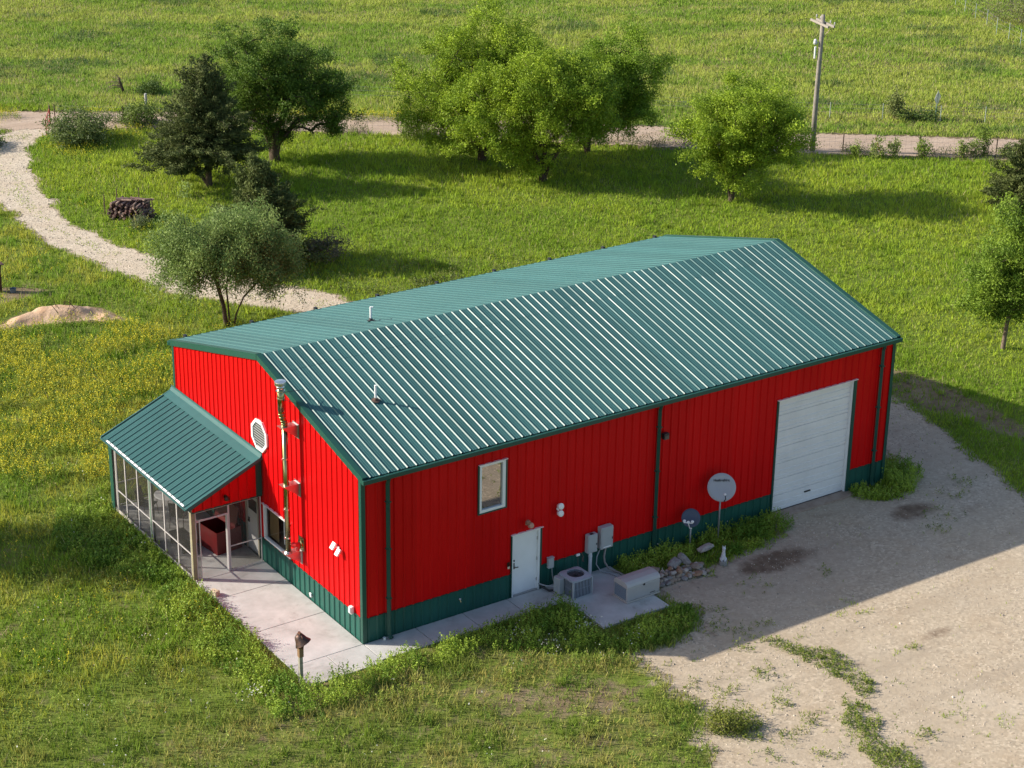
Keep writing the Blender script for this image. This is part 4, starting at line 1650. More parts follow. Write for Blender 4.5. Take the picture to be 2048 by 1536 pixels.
def stone_mesh(seed, flat=.7):
    import bmesh
    r = random.Random(seed)
    bm = bmesh.new()
    bmesh.ops.create_icosphere(bm, subdivisions=2, radius=1)
    ph = [r.uniform(0, 6) for _ in range(6)]
    for v in bm.verts:
        p = v.co
        k = 1 + .16 * math.sin(3 * p.x + ph[0]) + .13 * math.sin(4 * p.y + ph[1]) + .12 * math.sin(5 * p.z + ph[2]) + r.uniform(-.05, .05)
        v.co = Vector((p.x * k, p.y * k, p.z * k * flat))
        for d in range(3):
            v.co[d] = max(-.8, min(.8, v.co[d]))
    me = bpy.data.meshes.new('stone')
    bm.to_mesh(me)
    bm.free()
    me.materials.append(M_ST[seed % 4])
    return me


SMESH = [stone_mesh(i) for i in range(12)]
rs = random.Random(5)


def put_stone(x, y, z, s, label, group=None, scl=None, rot_=None, mi=None, name='stone'):
    o = bpy.data.objects.new(name, SMESH[rs.randrange(12) if mi is None else mi])
    COL.objects.link(o)
    o.location = (x, y, z)
    o.scale = scl or (s * rs.uniform(.8, 1.3), s * rs.uniform(.8, 1.2), s * rs.uniform(.7, 1.0))
    o.rotation_euler = rot_ or (rs.uniform(-.3, .3), rs.uniform(-.3, .3), rs.uniform(0, 6.28))
    if label is None:
        label = ('pale', 'tan', 'grey', 'rust brown')[SMESH.index(o.data) % 4] + ' rounded field stone in the heap behind the generator'
    return tag(o, label, 'stone', group)


# front row of larger rounded stones, then the heap behind them
ax, ay, bx_, by_ = 9.30, -1.85, 11.35, -1.95
for row, (n, off, zz, sc) in enumerate(((13, 0, .04, .105), (12, .17, .07, .11), (11, .34, .12, .11), (9, .22, .22, .09), (9, .5, .14, .10), (6, .40, .25, .085))):
    for i in range(n):
        t = (i + .5) / n
        x = ax + (bx_ - ax) * t + rs.uniform(-.04, .04)
        y = ay + (by_ - ay) * t + off + rs.uniform(-.04, .04) - .12 * math.sin(t * PI) * 0
        put_stone(x, y, GZ + zz * (1.15 - .6 * t if row > 0 else 1) + .02, sc * rs.uniform(.75, 1.25), None, 'stones heaped behind the generator')
put_stone(0, 0, 0, 1, 'flat grey slab of stone leaning up at the back of the stone heap', None, (.10, .30, .20), (.5, .45, .5), 2, 'leaning_stone').location = (10.78, -1.38, .33)
put_stone(0, 0, 0, 1, 'broad grey boulder beside the leaning slab in the stone heap', None, (.26, .2, .13), (.2, -.3, .3), 6, 'boulder').location = (10.45, -1.32, .26)
put_stone(0, 0, 0, 1, 'flat purple brown stone slab at the right end of the stone heap', None, (.38, .2, .07), (.05, .1, .4), 9, 'flat_stone').location = (11.15, -1.62, .12)
put_stone(0, 0, 0, 1, 'rust orange flat stone at the front edge of the stone heap', None, (.26, .14, .07), (.05, .0, .25), 3, 'flat_stone').location = (10.9, -1.95, .06)
put_stone(0, 0, 0, 1, 'large pale mossy stone at the back left of the stone heap', None, (.22, .20, .17), (.1, .1, .6), 5, 'boulder').location = (9.75, -1.2, .14)
put_stone(0, 0, 0, 1, 'long white block of rock lying in the weeds below the big dish', None, (.42, .16, .13), (.05, .05, .25), 0, 'rock_slab').location = (12.05, -.88, .16)
# pale stone block standing on the patio edge
blk = MB()
blk.box(-.10, .10, -.13, .13, 0, .17, Matrix.Rotation(.4, 4, 'Z'))
o = blk.build('stone_block', mat('cream_limestone', (.60, .53, .38), .9, noise=(10, .5, (.50, .42, .28)), bump=(10, .6)), bevel=.02, loc=(-2.33, 4.95, .0))
tag(o, 'cream limestone block standing on the grassy edge of the patio', 'stone block')

# ------------------------------------------------------------ bell on a post
BP = thing('bell_post', 'old iron dinner bell on a weathered wooden post at the patio corner', 'bell', (-2.60, -.98, GZ))
mb = MB()
mb.box(-.052, .052, -.052, .052, -.1, 1.20)
mb.build('post', mat('grey_post_wood', (.30, .29, .24), .9, noise=(6, .6, (.22, .20, .15))), BP, bevel=.006)
mb = MB()
mb.box(-.062, .07, -.07, .062, .92, 1.215)
mb.build('post_cap', mat('brown_wood', (.20, .12, .06), .8), BP)
M_IRON = mat('rusty_iron', (.045, .036, .034), .5, .6, noise=(12, .6, (.12, .065, .045)))
mb = MB()
Mb = Matrix.Translation((.0, 0, 1.51)) @ Matrix.Rotation(math.radians(-24), 4, 'X') @ Matrix.Rotation(math.radians(-20), 4, 'Y')
mb.lathe([(.245, -.19), (.23, -.16), (.175, -.07), (.145, .02), (.12, .08), (.06, .12), (.02, .13)], 22, Mb, capb=False)
mb.lathe([(.225, -.185), (.16, -.07), (.13, .02), (.05, .10)], 22, Mb, capb=False)
bb = mb.build('bell', M_IRON, BP, smooth=True)
mb = MB()
mb.tube([Mb @ Vector((0, 0, .05)), Mb @ Vector((0, 0, -.12))], .012, 6)
mb.lathe([(.005, -.17), (.03, -.14), (.005, -.11)], 10, Mb)
mb.build('clapper', M_IRON, bb)
mb = MB()
mb.tube([(0, -.17, 1.24), (.0, -.20, 1.36), (0, -.14, 1.58), (0, -.05, 1.63), (0, .05, 1.63), (0, .14, 1.58), (.0, .20, 1.36), (0, .17, 1.24)], .016, 6)
mb.tube([(0, -.17, 1.23), (0, .17, 1.23)], .02, 6)
mb.tube([(0, .14, 1.58), (.10, .24, 1.52), (.12, .25, 1.36)], .012, 6)
mb.box(-.03, .03, -.06, .06, 1.60, 1.69)
mb.build('yoke', mat('rust_brown_iron', (.16, .08, .055), .6, .4), BP)
# small white object by the downspout foot
cl = thing('cleanout_pipe', 'short white pipe stub at the foot of the first downspout', 'pipe', (.62, -.14, 0))
mb = MB()
mb.tube([(0, 0, 0), (0, 0, .06)], .04, 12)
mb.build('stub', M_WHITE, cl)
mb = MB()
mb.lathe([(.048, .06), (.048, .08)], 12)
mb.build('cap', M_WHITE, cl)

# ------------------------------------------------------------ vegetation
def leaf_mat(name, trans=.35, rough=.6, spec=.25, lift=0.0):
    m = bpy.data.materials.new(name)
    m.use_nodes = True
    nt = m.node_tree
    b = nt.nodes['Principled BSDF']
    b.inputs['Roughness'].default_value = rough
    b.inputs['Specular IOR Level'].default_value = spec
    at = nt.nodes.new('ShaderNodeAttribute')
    at.attribute_name = 'col'
    nt.links.new(at.outputs['Color'], b.inputs['Base Color'])
    tr = nt.nodes.new('ShaderNodeBsdfTranslucent')
    nt.links.new(at.outputs['Color'], tr.inputs['Color'])
    mx = nt.nodes.new('ShaderNodeMixShader')
    mx.inputs[0].default_value = trans
    if lift:                                         # round the blade: its shading normal leans up
        ge = nt.nodes.new('ShaderNodeNewGeometry')
        va = nt.nodes.new('ShaderNodeVectorMath')
        va.operation = 'ADD'
        nt.links.new(ge.outputs['Normal'], va.inputs[0])
        va.inputs[1].default_value = (0, 0, lift)
        vn = nt.nodes.new('ShaderNodeVectorMath')
        vn.operation = 'NORMALIZE'
        nt.links.new(va.outputs[0], vn.inputs[0])
        nt.links.new(vn.outputs[0], b.inputs['Normal'])
    out = [n for n in nt.nodes if n.type == 'OUTPUT_MATERIAL'][0]
    nt.links.new(b.outputs[0], mx.inputs[1])
    nt.links.new(tr.outputs[0], mx.inputs[2])
    nt.links.new(mx.outputs[0], out.inputs[0])
    return m


M_LEAF = leaf_mat('leaf', .30, lift=.3)
M_GRASS = leaf_mat('grass_blade', .38, .7, .2, lift=1.0)
M_NEEDLE = leaf_mat('needle', .2, .7, .2, lift=.4)
M_BARK = mat('bark', (.11, .085, .06), .95, spec=.1, noise=(9, .6, (.06, .045, .035)))
M_BARK2 = mat('pale_bark', (.22, .17, .13), .95, spec=.1, noise=(9, .6, (.13, .10, .08)))


def blades(name, x, y, h, w, lean, cols, z0=GZ, material=None):
    """one thin triangle for each blade"""
    n = len(x)
    a = rng.uniform(0, 2 * PI, n)
    b = rng.uniform(0, 2 * PI, n)
    L = lean * rng.uniform(.2, 1, n) * h
    hx, hy = np.cos(a) * w / 2, np.sin(a) * w / 2
    v = np.empty((n, 3, 3), np.float32)
    z = np.broadcast_to(z0, (n,))
    v[:, 0] = np.stack([x - hx, y - hy, z], -1)
    v[:, 1] = np.stack([x + hx, y + hy, z], -1)
    v[:, 2] = np.stack([x + np.cos(b) * L, y + np.sin(b) * L, z + h], -1)
    me = np_mesh(name, v.reshape(-1, 3), 3, cols, material or M_GRASS)
    o = bpy.data.objects.new(name, me)
    COL.objects.link(o)
    return o


def leaf_quads(c, size, cols, up=.4, aspect=.55, axis=None, axis_w=0.0, droop=0.0):
    """rhombic leaves at centres c; returns verts, cols"""
    n = len(c)
    t = rng.normal(size=(n, 3))
    if axis is not None:
        t = t + axis * axis_w
    t[:, 2] -= droop
    t /= np.linalg.norm(t, axis=1, keepdims=True) + 1e-9
    nn = rng.normal(size=(n, 3))
    nn[:, 2] += up * 2
    s = np.cross(t, nn)
    s /= np.linalg.norm(s, axis=1, keepdims=True) + 1e-9
    sz = (size * rng.uniform(.65, 1.35, n))[:, None] if np.isscalar(size) else (size * rng.uniform(.65, 1.35, n))[:, None]
    t = t * sz / 2
    s = s * sz / 2 * aspect
    v = np.empty((n, 4, 3), np.float32)
    v[:, 0] = c - t
    v[:, 1] = c + s
    v[:, 2] = c + t
    v[:, 3] = c - s
    return v.reshape(-1, 3), cols


def frustum_mask(x, y, margin=14.0):
    """keep only ground within reach of this view and of views a few steps aside"""
    yaw = -0.5977
    rx, ry = math.cos(yaw), math.sin(yaw)
    fx, fy = -ry, rx
    dx, dy = x + 25.27, y + 43.98
    f = dx * fx + dy * fy
    r = dx * rx + dy * ry
    return (f > 27) & (np.abs(r) < f * .262 + margin) & (f < 182)


def scatter(n, x0=-24, x1=112, y0=-24, y1=112):
    x = rng.uniform(x0, x1, n)
    y = rng.uniform(y0, y1, n)
    k = frustum_mask(x, y)
    return x[k], y[k]


def cdist(x, y):
    return np.hypot(x + 25.27, y + 43.98)


def density(x, y):
    """0..1 chance that grass stands here"""
    d = np.ones_like(x)
    s = {k: samp(SD[k], x, y) for k in SD}
    r = (vnoise(x, y, .45, 31) - .5) * .7
    d = np.where(s['drive'] + r < .05, .015, d)
    d = np.where((s['drive'] < -.65) & (s['drive'] > -1.35) & (vnoise(x, y, 1.1, 51) > .54), .38, d)
    r2 = (vnoise(x, y, .45, 33) - .5) * .7
    d = np.where(s['fore'] + r2 < .05, .004, d)
    d = np.where(s['road'] < .15, 0, d)
    d = np.where(s['mound'] < .1, .01, d)
    d = np.where((s['mound'] < .5) & (s['mound'] > .1), d * .6, d)
    d = d * (1 - .70 * sstep(.6, -.4, s['bare1']) * (vnoise(x, y, .7, 5) > .35))
    d = d * (1 - .75 * sstep(.7, -.4, s['bareR']))
    d = d * (1 - .9 * sstep(.4, -.4, s['barrel']))
    lf = sstep(9.5, 5.5, x) * (x * .64 + y * .77 < 50)
    d = d * (1 - .55 * lf * sstep(.52, .36, vnoise(x, y, .55, 181)))
    fg = sstep(3.5, -1.5, y) * sstep(9.5, 4.0, x)
    d = d * (1 - .6 * fg * sstep(.50, .72, vnoise(x, y, 1.5, 11)))
    d = d * (1 - .4 * sstep(11, 4, np.hypot(x + 6, y - 3)) * sstep(.55, .75, vnoise(x, y, 1.6, 12)))
    d = np.where(built(x, y, .03), 0, d)
    for k in ('gravweed1', 'gravweed2', 'gravweed3'):
        d = np.maximum(d, .75 * sstep(.35, -.15, s[k]) * (vnoise(x, y, .5, 77) > .42))
    # weeds breaking through the yard gravel in scattered tufts
    d = np.where((s['fore'] < 0) & (x < 14) & (y < -5.5) & (vnoise(x, y, .55, 61, 2) > .74), .55, d)
    return d, s


def pal(n, a, b, t):
    a, b = np.array(a), np.array(b)
    return a[None] * (1 - t[:, None]) + b[None] * t[:, None]


def grass_color(x, y, s):
    n = len(x)
    past = x * .64 + y * .77 > 57.5                       # the pasture beyond the road
    n1 = vnoise(x, y, 7.0, 71)
    n2 = vnoise(x, y, 1.6, 72)
    c = pal(n, (.205, .300, .026), (.325, .385, .040), sstep(.3, .7, n1 * .6 + n2 * .4))
    # pasture: green streaked with straw and with blue-green weeds
    u = x * .83 - y * .56
    v = x * .56 + y * .83
    m1 = vnoise(u / 2.6, v, 2.2, 81, 4)
    m2 = vnoise(u / 2.0, v, 1.1, 82, 3)
    cp = pal(n, (.21, .305, .045), (.35, .385, .085), sstep(.35, .62, m1))
    cp = cp * (1 - (sstep(.54, .80, m2) * .75)[:, None]) + np.array((.42, .42, .12))[None] * (sstep(.54, .80, m2) * .75)[:, None]
    dk = sstep(.66, .74, vnoise(u / 1.8, v, 2.6, 83, 3))[:, None] * .6
    cp = cp * (1 - dk) + np.array((.11, .18, .055))[None] * dk
    c = np.where(past[:, None], cp, c)
    # left of the building: yellow and brownish weeds
    lf = (sstep(8.5, 5.5, x) * sstep(1, 5, y + 3) * (~past))[:, None]
    cl = pal(n, (.175, .270, .026), (.38, .37, .060), sstep(.38, .66, n2))
    c = c * (1 - lf) + cl * lf
    fg = (sstep(4.0, -2.0, y) * sstep(13, 6.0, x))[:, None]
    cf = pal(n, (.160, .225, .030), (.34, .30, .10), sstep(.36, .66, vnoise(x, y, 1.3, 91)))
    c = c * (1 - fg) + cf * fg
    return c


# --- short grass over the whole land
parts = []
x, y = scatter(5600000)
d, s = density(x, y)
dist = cdist(x, y)
keep = rng.random(len(x)) < d * np.where(dist > 96, .55, np.where(dist > 75, .62, .85)) * .72
x, y = x[keep], y[keep]
s = {k: v[keep] for k, v in s.items()}
dist = dist[keep]
c = grass_color(x, y, s)
tall = vnoise(x, y, 2.4, 101)
h = (.07 + .12 * tall) * rng.uniform(.6, 1.5, len(x)) + np.where(dist > 96, .04, 0)
h = h * (1 + .5 * sstep(10, 5, x) * (dist < 92))
h = np.where(s['drive'] < .1, .08, h)
h = np.where(s['fore'] < .1, .10, h)
w = .014 + .00030 * dist + .006 * rng.random(len(x))
_f = sstep(92, 112, dist)[:, None]
c = c * np.array((1.10, 1.19, .88)) * (1 + rng.uniform(-.40, .30, (len(x), 1)) * (1 - .45 * _f)) * (1 + rng.normal(0, .05, (len(x), 3)))
# a few straw-coloured seed heads
sh_ = rng.random(len(x)) < np.where(dist > 108, .10, .02)
c[sh_] = np.array((.42, .38, .18)) * rng.uniform(.7, 1.1, (sh_.sum(), 1))
h[sh_] *= 1.35
tag(blades('grass', x, y, h, w, .75, c), 'green grass growing over the meadow, the lawn and the road verges', 'grass', kind='stuff')

# --- coarse clumps in the meadow: taller tufts that catch the low sun
x, y = scatter(150000)
d, s = density(x, y)
k = (rng.random(len(x)) < d * .5) & (vnoise(x, y, 1.3, 111) > .50) & (s['fore'] > .5) & (s['drive'] > .3) & ~built(x, y, .25)
x, y = x[k], y[k]
s = {q: v[k] for q, v in s.items()}
c0 = grass_color(x, y, s) * np.array((1.10, 1.19, .88)) * rng.uniform(.70, 1.15, (len(x), 1))
m = 9
X = np.repeat(x, m) + rng.normal(0, .07, len(x) * m)
Y = np.repeat(y, m) + rng.normal(0, .07, len(x) * m)
H = np.repeat(rng.uniform(.22, .48, len(x)), m) * rng.uniform(.6, 1.1, len(X))
C = np.repeat(c0, m, axis=0) * rng.uniform(.8, 1.2, (len(X), 1))
tag(blades('tall_grass', X, Y, H, .022 + .00025 * cdist(X, Y), .7, C), 'taller grass tufts standing out of the meadow', 'grass', kind='stuff')


# --- leafy weeds
def weeds(name, label, x, y, hh, nl, size, cols, cat='weeds', tipcol=None, tipfrac=.0, spread=.10, z0=GZ, tipsize=1.0):
    """upright leafy stems: nl leaves along each"""
    n = len(x)
    t = np.tile((np.arange(nl) + .5) / nl, n)
    X = np.repeat(x, nl)
    Y = np.repeat(y, nl)
    Hs = np.repeat(hh, nl)
    ln = np.repeat(rng.normal(0, .16, (n, 2)), nl, axis=0)
    a = rng.uniform(0, 2 * PI, n * nl)
    r = spread * (1.15 - t) * rng.uniform(.3, 1, n * nl)
    cc = np.stack([X + ln[:, 0] * t * Hs + np.cos(a) * r, Y + ln[:, 1] * t * Hs + np.sin(a) * r, z0 + t * Hs], -1)
    ax_ = np.stack([np.cos(a), np.sin(a), np.full(n * nl, .5)], -1)
    C = np.repeat(cols, nl, axis=0) * rng.uniform(.75, 1.25, (n * nl, 1))
    size_a = np.full(n * nl, size)
    if tipcol is not None:
        tip = (t > 1 - tipfrac) & (rng.random(n * nl) < .85)
        C[tip] = np.array(tipcol) * rng.uniform(.75, 1.2, (tip.sum(), 1))
        size_a[tip] *= tipsize
    V, C = leaf_quads(cc, size_a, C, up=.5, aspect=.5, axis=ax_, axis_w=1.6)
    o = bpy.data.objects.new(name, np_mesh(name, V, 4, C, M_LEAF))
    COL.objects.link(o)
    return tag(o, label, cat, kind='stuff')


def in_plan(key, n, pad=0.0, extra=None):
    P = np.array(PLAN[key])
    x = rng.uniform(P[:, 0].min() - .5, P[:, 0].max() + .5, n)
    y = rng.uniform(P[:, 1].min() - .5, P[:, 1].max() + .5, n)
    k = (samp(SD[key], x, y) < pad) & ~built(x, y, .06)
    return x[k], y[k]


# dense green weeds along the patio, the walk and the pad
xs_, ys_ = [], []
for key, n in (('tallpatio', 21000), ('tallwall', 2800), ('tallright', 2000), ('porchweeds', 4200)):
    x, y = in_plan(key, n, .05)
    xs_.append(x)
    ys_.append(y)
x, y = np.concatenate(xs_), np.concatenate(ys_)
k = vnoise(x, y, .55, 121) > .34
x, y = x[k], y[k]
# leave the stone heap and statue free
k = ~(rect_in(x, y, 9.15, 11.5, -2.1, -1.0)) & (np.hypot(x - 12.05, y + 1.78) > .25) & (np.hypot(x + 2.6, y + .98) > .12) & ~rect_in(x, y, 11.5, 12.6, -1.35, -.7)
x, y = x[k], y[k]
big_ = vnoise(x, y, .9, 122)
hh = (.14 + .50 * big_) * rng.uniform(.6, 1.25, len(x))
hh = np.where((np.abs(y + 1.9) < .7) & (x > 4.6) & (x < 6.4), hh * 1.5, hh)
hh = np.where((y < -1.2) & (x < 1.2), hh * 1.3, hh)
hh = np.where((x > 9) & (y > -.95), hh * 1.35, hh)
hh = np.where(samp(SD['tallpatio'], x, y) > -.12, hh * .75, hh)
t = sstep(.3, .7, vnoise(x, y, .8, 123))
c = pal(len(x), (.13, .24, .024), (.31, .42, .050), t)
weeds('broadleaf_weeds', 'dense leafy green weeds crowding the patio, the concrete walk and the wall foot', x, y, hh, 15, .066, c)
# rough dark weeds behind the building
x, y = rng.normal(17.5, 2.6, 1500), rng.normal(24.5, 1.8, 1500)
k = (vnoise(x, y, 1.1, 201) > .5) & (samp(SD['drive'], x, y) > .3)
x, y = x[k], y[k]
weeds('rough_weeds', 'rough brown-green weeds on the verge behind the building', x, y, rng.uniform(.2, .5, len(x)), 11, .08, pal(len(x), (.07, .12, .03), (.20, .22, .06), rng.random(len(x))))
# coarse weed clumps in the rough lawn left of the patio and in front
x, y = rng.uniform(-18, 9.5, 26000), rng.uniform(-16, 16, 26000)
d, s = density(x, y)
k = (d > .2) & frustum_mask(x, y) & (vnoise(x, y, .75, 211, 2) > .66) & (s['fore'] > .2) & ~built(x, y, .15)
x, y = x[k], y[k]
t = sstep(.3, .7, vnoise(x, y, .8, 212))
weeds('weed_clumps', 'knee-high leafy weed clumps in the rough lawn left of the patio', x, y, (.16 + .32 * vnoise(x, y, .9, 213)) * rng.uniform(.6, 1.25, len(x)), 12, .060, pal(len(x), (.10, .185, .020), (.30, .37, .055), t))
# scattered low weeds in the lawn and the foreground
x, y = scatter(110000, -24, 45, -24, 34)
d, s = density(x, y)
k = (rng.random(len(x)) < d * .9) & (vnoise(x, y, .8, 131) > .44) & (s['fore'] > .3) & (s['drive'] > .3)
k &= (rng.random(len(x)) < np.where((x < 9) & (y < 30), 1, .25)) & ~built(x, y, .12)
x, y = x[k], y[k]
hh = rng.uniform(.14, .40, len(x)) * (0.5 + 1.0 * vnoise(x, y, 1.0, 132))
c = pal(len(x), (.09, .18, .020), (.33, .34, .075), sstep(.3, .7, vnoise(x, y, .7, 133))) * rng.uniform(.65, 1.2, (len(x), 1))
weeds('low_weeds', 'low mixed weeds scattered through the rough grass in the foreground', x, y, hh, 9, .055, c)
# tufts on the gravel yard
xs_, ys_ = [], []
for key, n in (('gravweed1', 1700), ('gravweed2', 700), ('gravweed3', 2200)):
    x, y = in_plan(key, n, .1)
    xs_.append(x)
    ys_.append(y)
for cx, cy, rr, n in ((8.7, -7.6, .22, 30), (9.0, -6.2, .18, 14), (8.2, -10.2, .25, 22), (10.6, -5.4, .16, 12), (7.3, -7.8, .22, 22), (8.1, -9.1, .25, 24), (7.2, -10.4, .2, 18), (13.3, -8.8, .12, 8), (22.9, -1.6, .28, 26), (21.8, -2.0, .3, 22), (20.4, -3.0, .35, 30), (19.6, -3.6, .3, 26),
                      (9.6, -3.9, .3, 30), (9.2, -4.8, .3, 26), (12.0, -3.3, .35, 24), (6.6, -6.9, .25, 22), (6.2, -10.9, .3, 26), (7.4, -11.6, .25, 22), (5.4, -7.9, .35, 30), (10.2, -12.3, .3, 28), (14.4, -3.9, .3, 14), (9.9, -5.6, .25, 22)):
    xs_.append(rng.normal(cx, rr, n))
    ys_.append(rng.normal(cy, rr * .8, n))
x, y = np.concatenate(xs_), np.concatenate(ys_)
k = (vnoise(x, y, .4, 141) > .34)
x, y = x[k], y[k]
c = pal(len(x), (.10, .16, .025), (.27, .31, .055), rng.random(len(x)))
weeds('gravel_weeds', 'straggling weed tufts growing out of the gravel yard', x, y, rng.uniform(.08, .24, len(x)), 10, .055, c)
# rust and green bush in the yard edge
# yellow-flowered field to the left
x, y = in_plan('yellow', 12500, .8)
k = (vnoise(x, y, 1.5, 151) > .40)
x, y = x[k], y[k]
x2, y2 = scatter(14000, -24, 12, 3, 62)
k = (vnoise(x2, y2, 1.6, 152) > .58) & (samp(SD['drive'], x2, y2) > .6) & (samp(SD['mound'], x2, y2) > .3) & ~built(x2, y2, .3)
x, y = np.concatenate([x, x2[k]]), np.concatenate([y, y2[k]])
# and along the far edge of the road
u = rng.uniform(0, 1, 2600)
xr = 8 + u * 26
yr = 63.9 - (xr - 8) * .63 + rng.normal(0, .5, 2600)
k = vnoise(xr, yr, 2.5, 153) > .45
x, y = np.concatenate([x, xr[k]]), np.concatenate([y, yr[k]])
xg, yg = rng.normal(12.9, .7, 240), rng.normal(52.6, 1.3, 240)
xh, yh = rng.normal(16.2, .9, 260), rng.normal(54.0, .7, 260)
x, y = np.concatenate([x, xg, xh]), np.concatenate([y, yg, yh])
k = samp(SD['drive'], x, y) > .15
x, y = x[k], y[k]
c = pal(len(x), (.16, .25, .03), (.30, .36, .05), rng.random(len(x)))
weeds('yellow_wildflowers', 'yellow-flowering wild mustard spread through the rough ground beside the mound', x, y, rng.uniform(.25, .60, len(x)), 12, .060, c, cat='wildflowers',
      tipcol=(.62, .56, .03), tipfrac=.40, spread=.14, tipsize=.9)
# small white flowers
x, y = scatter(5200, -12, 14, -14, 16)
d, s = density(x, y)
k = (rng.random(len(x)) < d) & (vnoise(x, y, .9, 161) > .66) & (s['fore'] > .1)
x, y = x[k], y[k]
for cx, cy, n in ((6.0, -2.9, 60), (4.4, -3.3, 30), (-4.0, -1.0, 40), (6.9, -4.2, 20), (4.0, -2.2, 25)):
    x = np.concatenate([x, rng.normal(cx, .25, n)])
    y = np.concatenate([y, rng.normal(cy, .2, n)])
k = ~built(x, y, .02)
x, y = x[k], y[k]
cc = np.stack([x, y, GZ + rng.uniform(.18, .42, len(x))], -1)
V, C = leaf_quads(np.repeat(cc, 2, axis=0) + rng.normal(0, .012, (len(cc) * 2, 3)), .038, np.tile(np.array([[.72, .72, .62]]), (len(cc) * 2, 1)), up=1.5, aspect=.9)
o = bpy.data.objects.new('white_wildflowers', np_mesh('white_wildflowers', V, 4, C, M_LEAF))
COL.objects.link(o)
tag(o, 'tiny white flower heads dotted through the foreground weeds', 'wildflowers', kind='stuff')
# blue-green coarse weeds in the pasture
x, y = scatter(60000, 10, 96, 25, 100)
u_ = x * .83 - y * .56
v_ = x * .56 + y * .83
k = (x * .64 + y * .77 > 58.5) & (vnoise(u_ / 1.8, v_, 2.6, 83, 3) > .70) & (rng.random(len(x)) < .6)
x, y = x[k], y[k]
c = pal(len(x), (.06, .12, .035), (.11, .165, .055), rng.random(len(x)))
weeds('pasture_weeds', 'blue-green coarse weeds in patches across the far pasture', x, y, rng.uniform(.25, .55, len(x)), 10, .10, c, spread=.2)

# loose stones on the gravel
x, y = scatter(230000, -2, 30, -20, 60)
_dr = sstep(.42, .60, vnoise(x, y, 2.2, 191))
k = ((samp(SD['fore'], x, y) < .25) & (rng.random(len(x)) < .10 + .45 * _dr)) | ((samp(SD['drive'], x, y) < .15) & (rng.random(len(x)) < .45))
k &= ~built(x, y, .02)
x, y = x[k], y[k]
n = len(x)
r = rng.uniform(.012, .034, n) * np.where(rng.random(n) < .04, 1.8, 1)
a = rng.uniform(0, 2 * PI, n)
V = np.empty((n, 3, 3, 3), np.float32)
top_ = np.stack([x + rng.normal(0, .004, n), y + rng.normal(0, .004, n), GZ + .012 + r * .9], -1)
for q in range(3):
    a0 = a + q * 2 * PI / 3
    a1 = a0 + 2 * PI / 3
    V[:, q, 0] = np.stack([x + np.cos(a0) * r, y + np.sin(a0) * r, np.full(n, GZ + .006)], -1)
    V[:, q, 1] = np.stack([x + np.cos(a1) * r, y + np.sin(a1) * r, np.full(n, GZ + .006)], -1)
    V[:, q, 2] = top_
C = np.repeat(np.array((.45, .39, .32))[None] * rng.uniform(.50, 1.45, (n, 1)), 3, axis=0)
m_ = leaf_mat('stone_chip', 0.0, .9, .1)
o = bpy.data.objects.new('loose_gravel', np_mesh('loose_gravel', V.reshape(-1, 3), 3, C, m_))
COL.objects.link(o)
tag(o, 'loose limestone chips over the gravel driveway and yard', 'gravel', kind='stuff')


# ------------------------------------------------------------ trees
RV = Vector((0.8266, -0.5628, 0))                    # along the picture's width
FV = Vector((0.5628, 0.8266, 0))                     # away from the camera


def crown_points(lobes, n, outer=.5, seed=0, ragged=.18, zmin=.6):
    r = random.Random(seed)
    vol = [l[1] * l[2] * l[3] for l in lobes]
    pts = []
    while len(pts) < n:
        l = r.choices(lobes, vol)[0]
        (cx, cz), ra, rb, rc = l[0], l[1], l[2], l[3]
        cd = l[4] if len(l) > 4 else 0.0
        d = Vector((r.gauss(0, 1), r.gauss(0, 1), r.gauss(0, 1))).normalized()
        k = r.random() ** (1 / 3.0)
        if r.random() < outer:
            k = r.uniform(.72, 1.0)
        wob = 1 + ragged * math.sin(d.x * 5 + seed) * math.cos(d.z * 6 + seed * 2) + r.uniform(-ragged, ragged) * .7
        p = RV * (cx + d.x * ra * k * wob) + FV * (cd + d.y * rb * k * wob) + Vector((0, 0, cz + d.z * rc * k * wob))
        if p.z > zmin:
            pts.append(p)
    # shoots that break the outline
    n2 = len(pts)
    mid = sum(pts, Vector()) / n2
    for p in sorted(pts, key=lambda q: -(q - mid).length)[:n2 // 3]:
        if r.random() < .35:
            q = mid + (p - mid) * r.uniform(1.06, 1.17) + Vector((0, 0, r.uniform(.0, .25)))
            if q.z > zmin:
                pts.append(q)
    return pts


def skeleton(stems, pts, seed=0):
    """join every crown point to the nearest, lower part of what already stands"""
    r = random.Random(seed)
    nodes = []
    par = []
    for st_ in stems:
        for i, p in enumerate(st_):
            if i == 0:
                if nodes and (p - nodes[0]).length < 1e-4:
                    prev = 0
                    continue
                nodes.append(Vector(p))
                par.append(-1)
            else:
                nodes.append(Vector(p))
                par.append(prev)
            prev = len(nodes) - 1
    c0 = Vector(stems[0][-1])
    order = sorted(range(len(pts)), key=lambda i: (pts[i] - c0).length)
    tips = []
    for i in order:
        p = pts[i]
        best, bj = 1e9, 0
        for j, q in enumerate(nodes):
            d = p - q
            L = d.length
            pen = L + (max(0.0, q.z - p.z) * 1.4)
            if pen < best:
                best, bj = pen, j
        q = nodes[bj]
        m_ = (q + p) / 2 + Vector((r.uniform(-.1, .1), r.uniform(-.1, .1), r.uniform(-.02, .14))) * min(1, (p - q).length)
        nodes.append(m_)
        par.append(bj)
        nodes.append(p)
        par.append(len(nodes) - 2)
        tips.append(len(nodes) - 1)
    w = [0.0] * len(nodes)
    for t_ in tips:
        j = t_
        while j >= 0:
            w[j] += 1
            j = par[j]
    return nodes, par, w


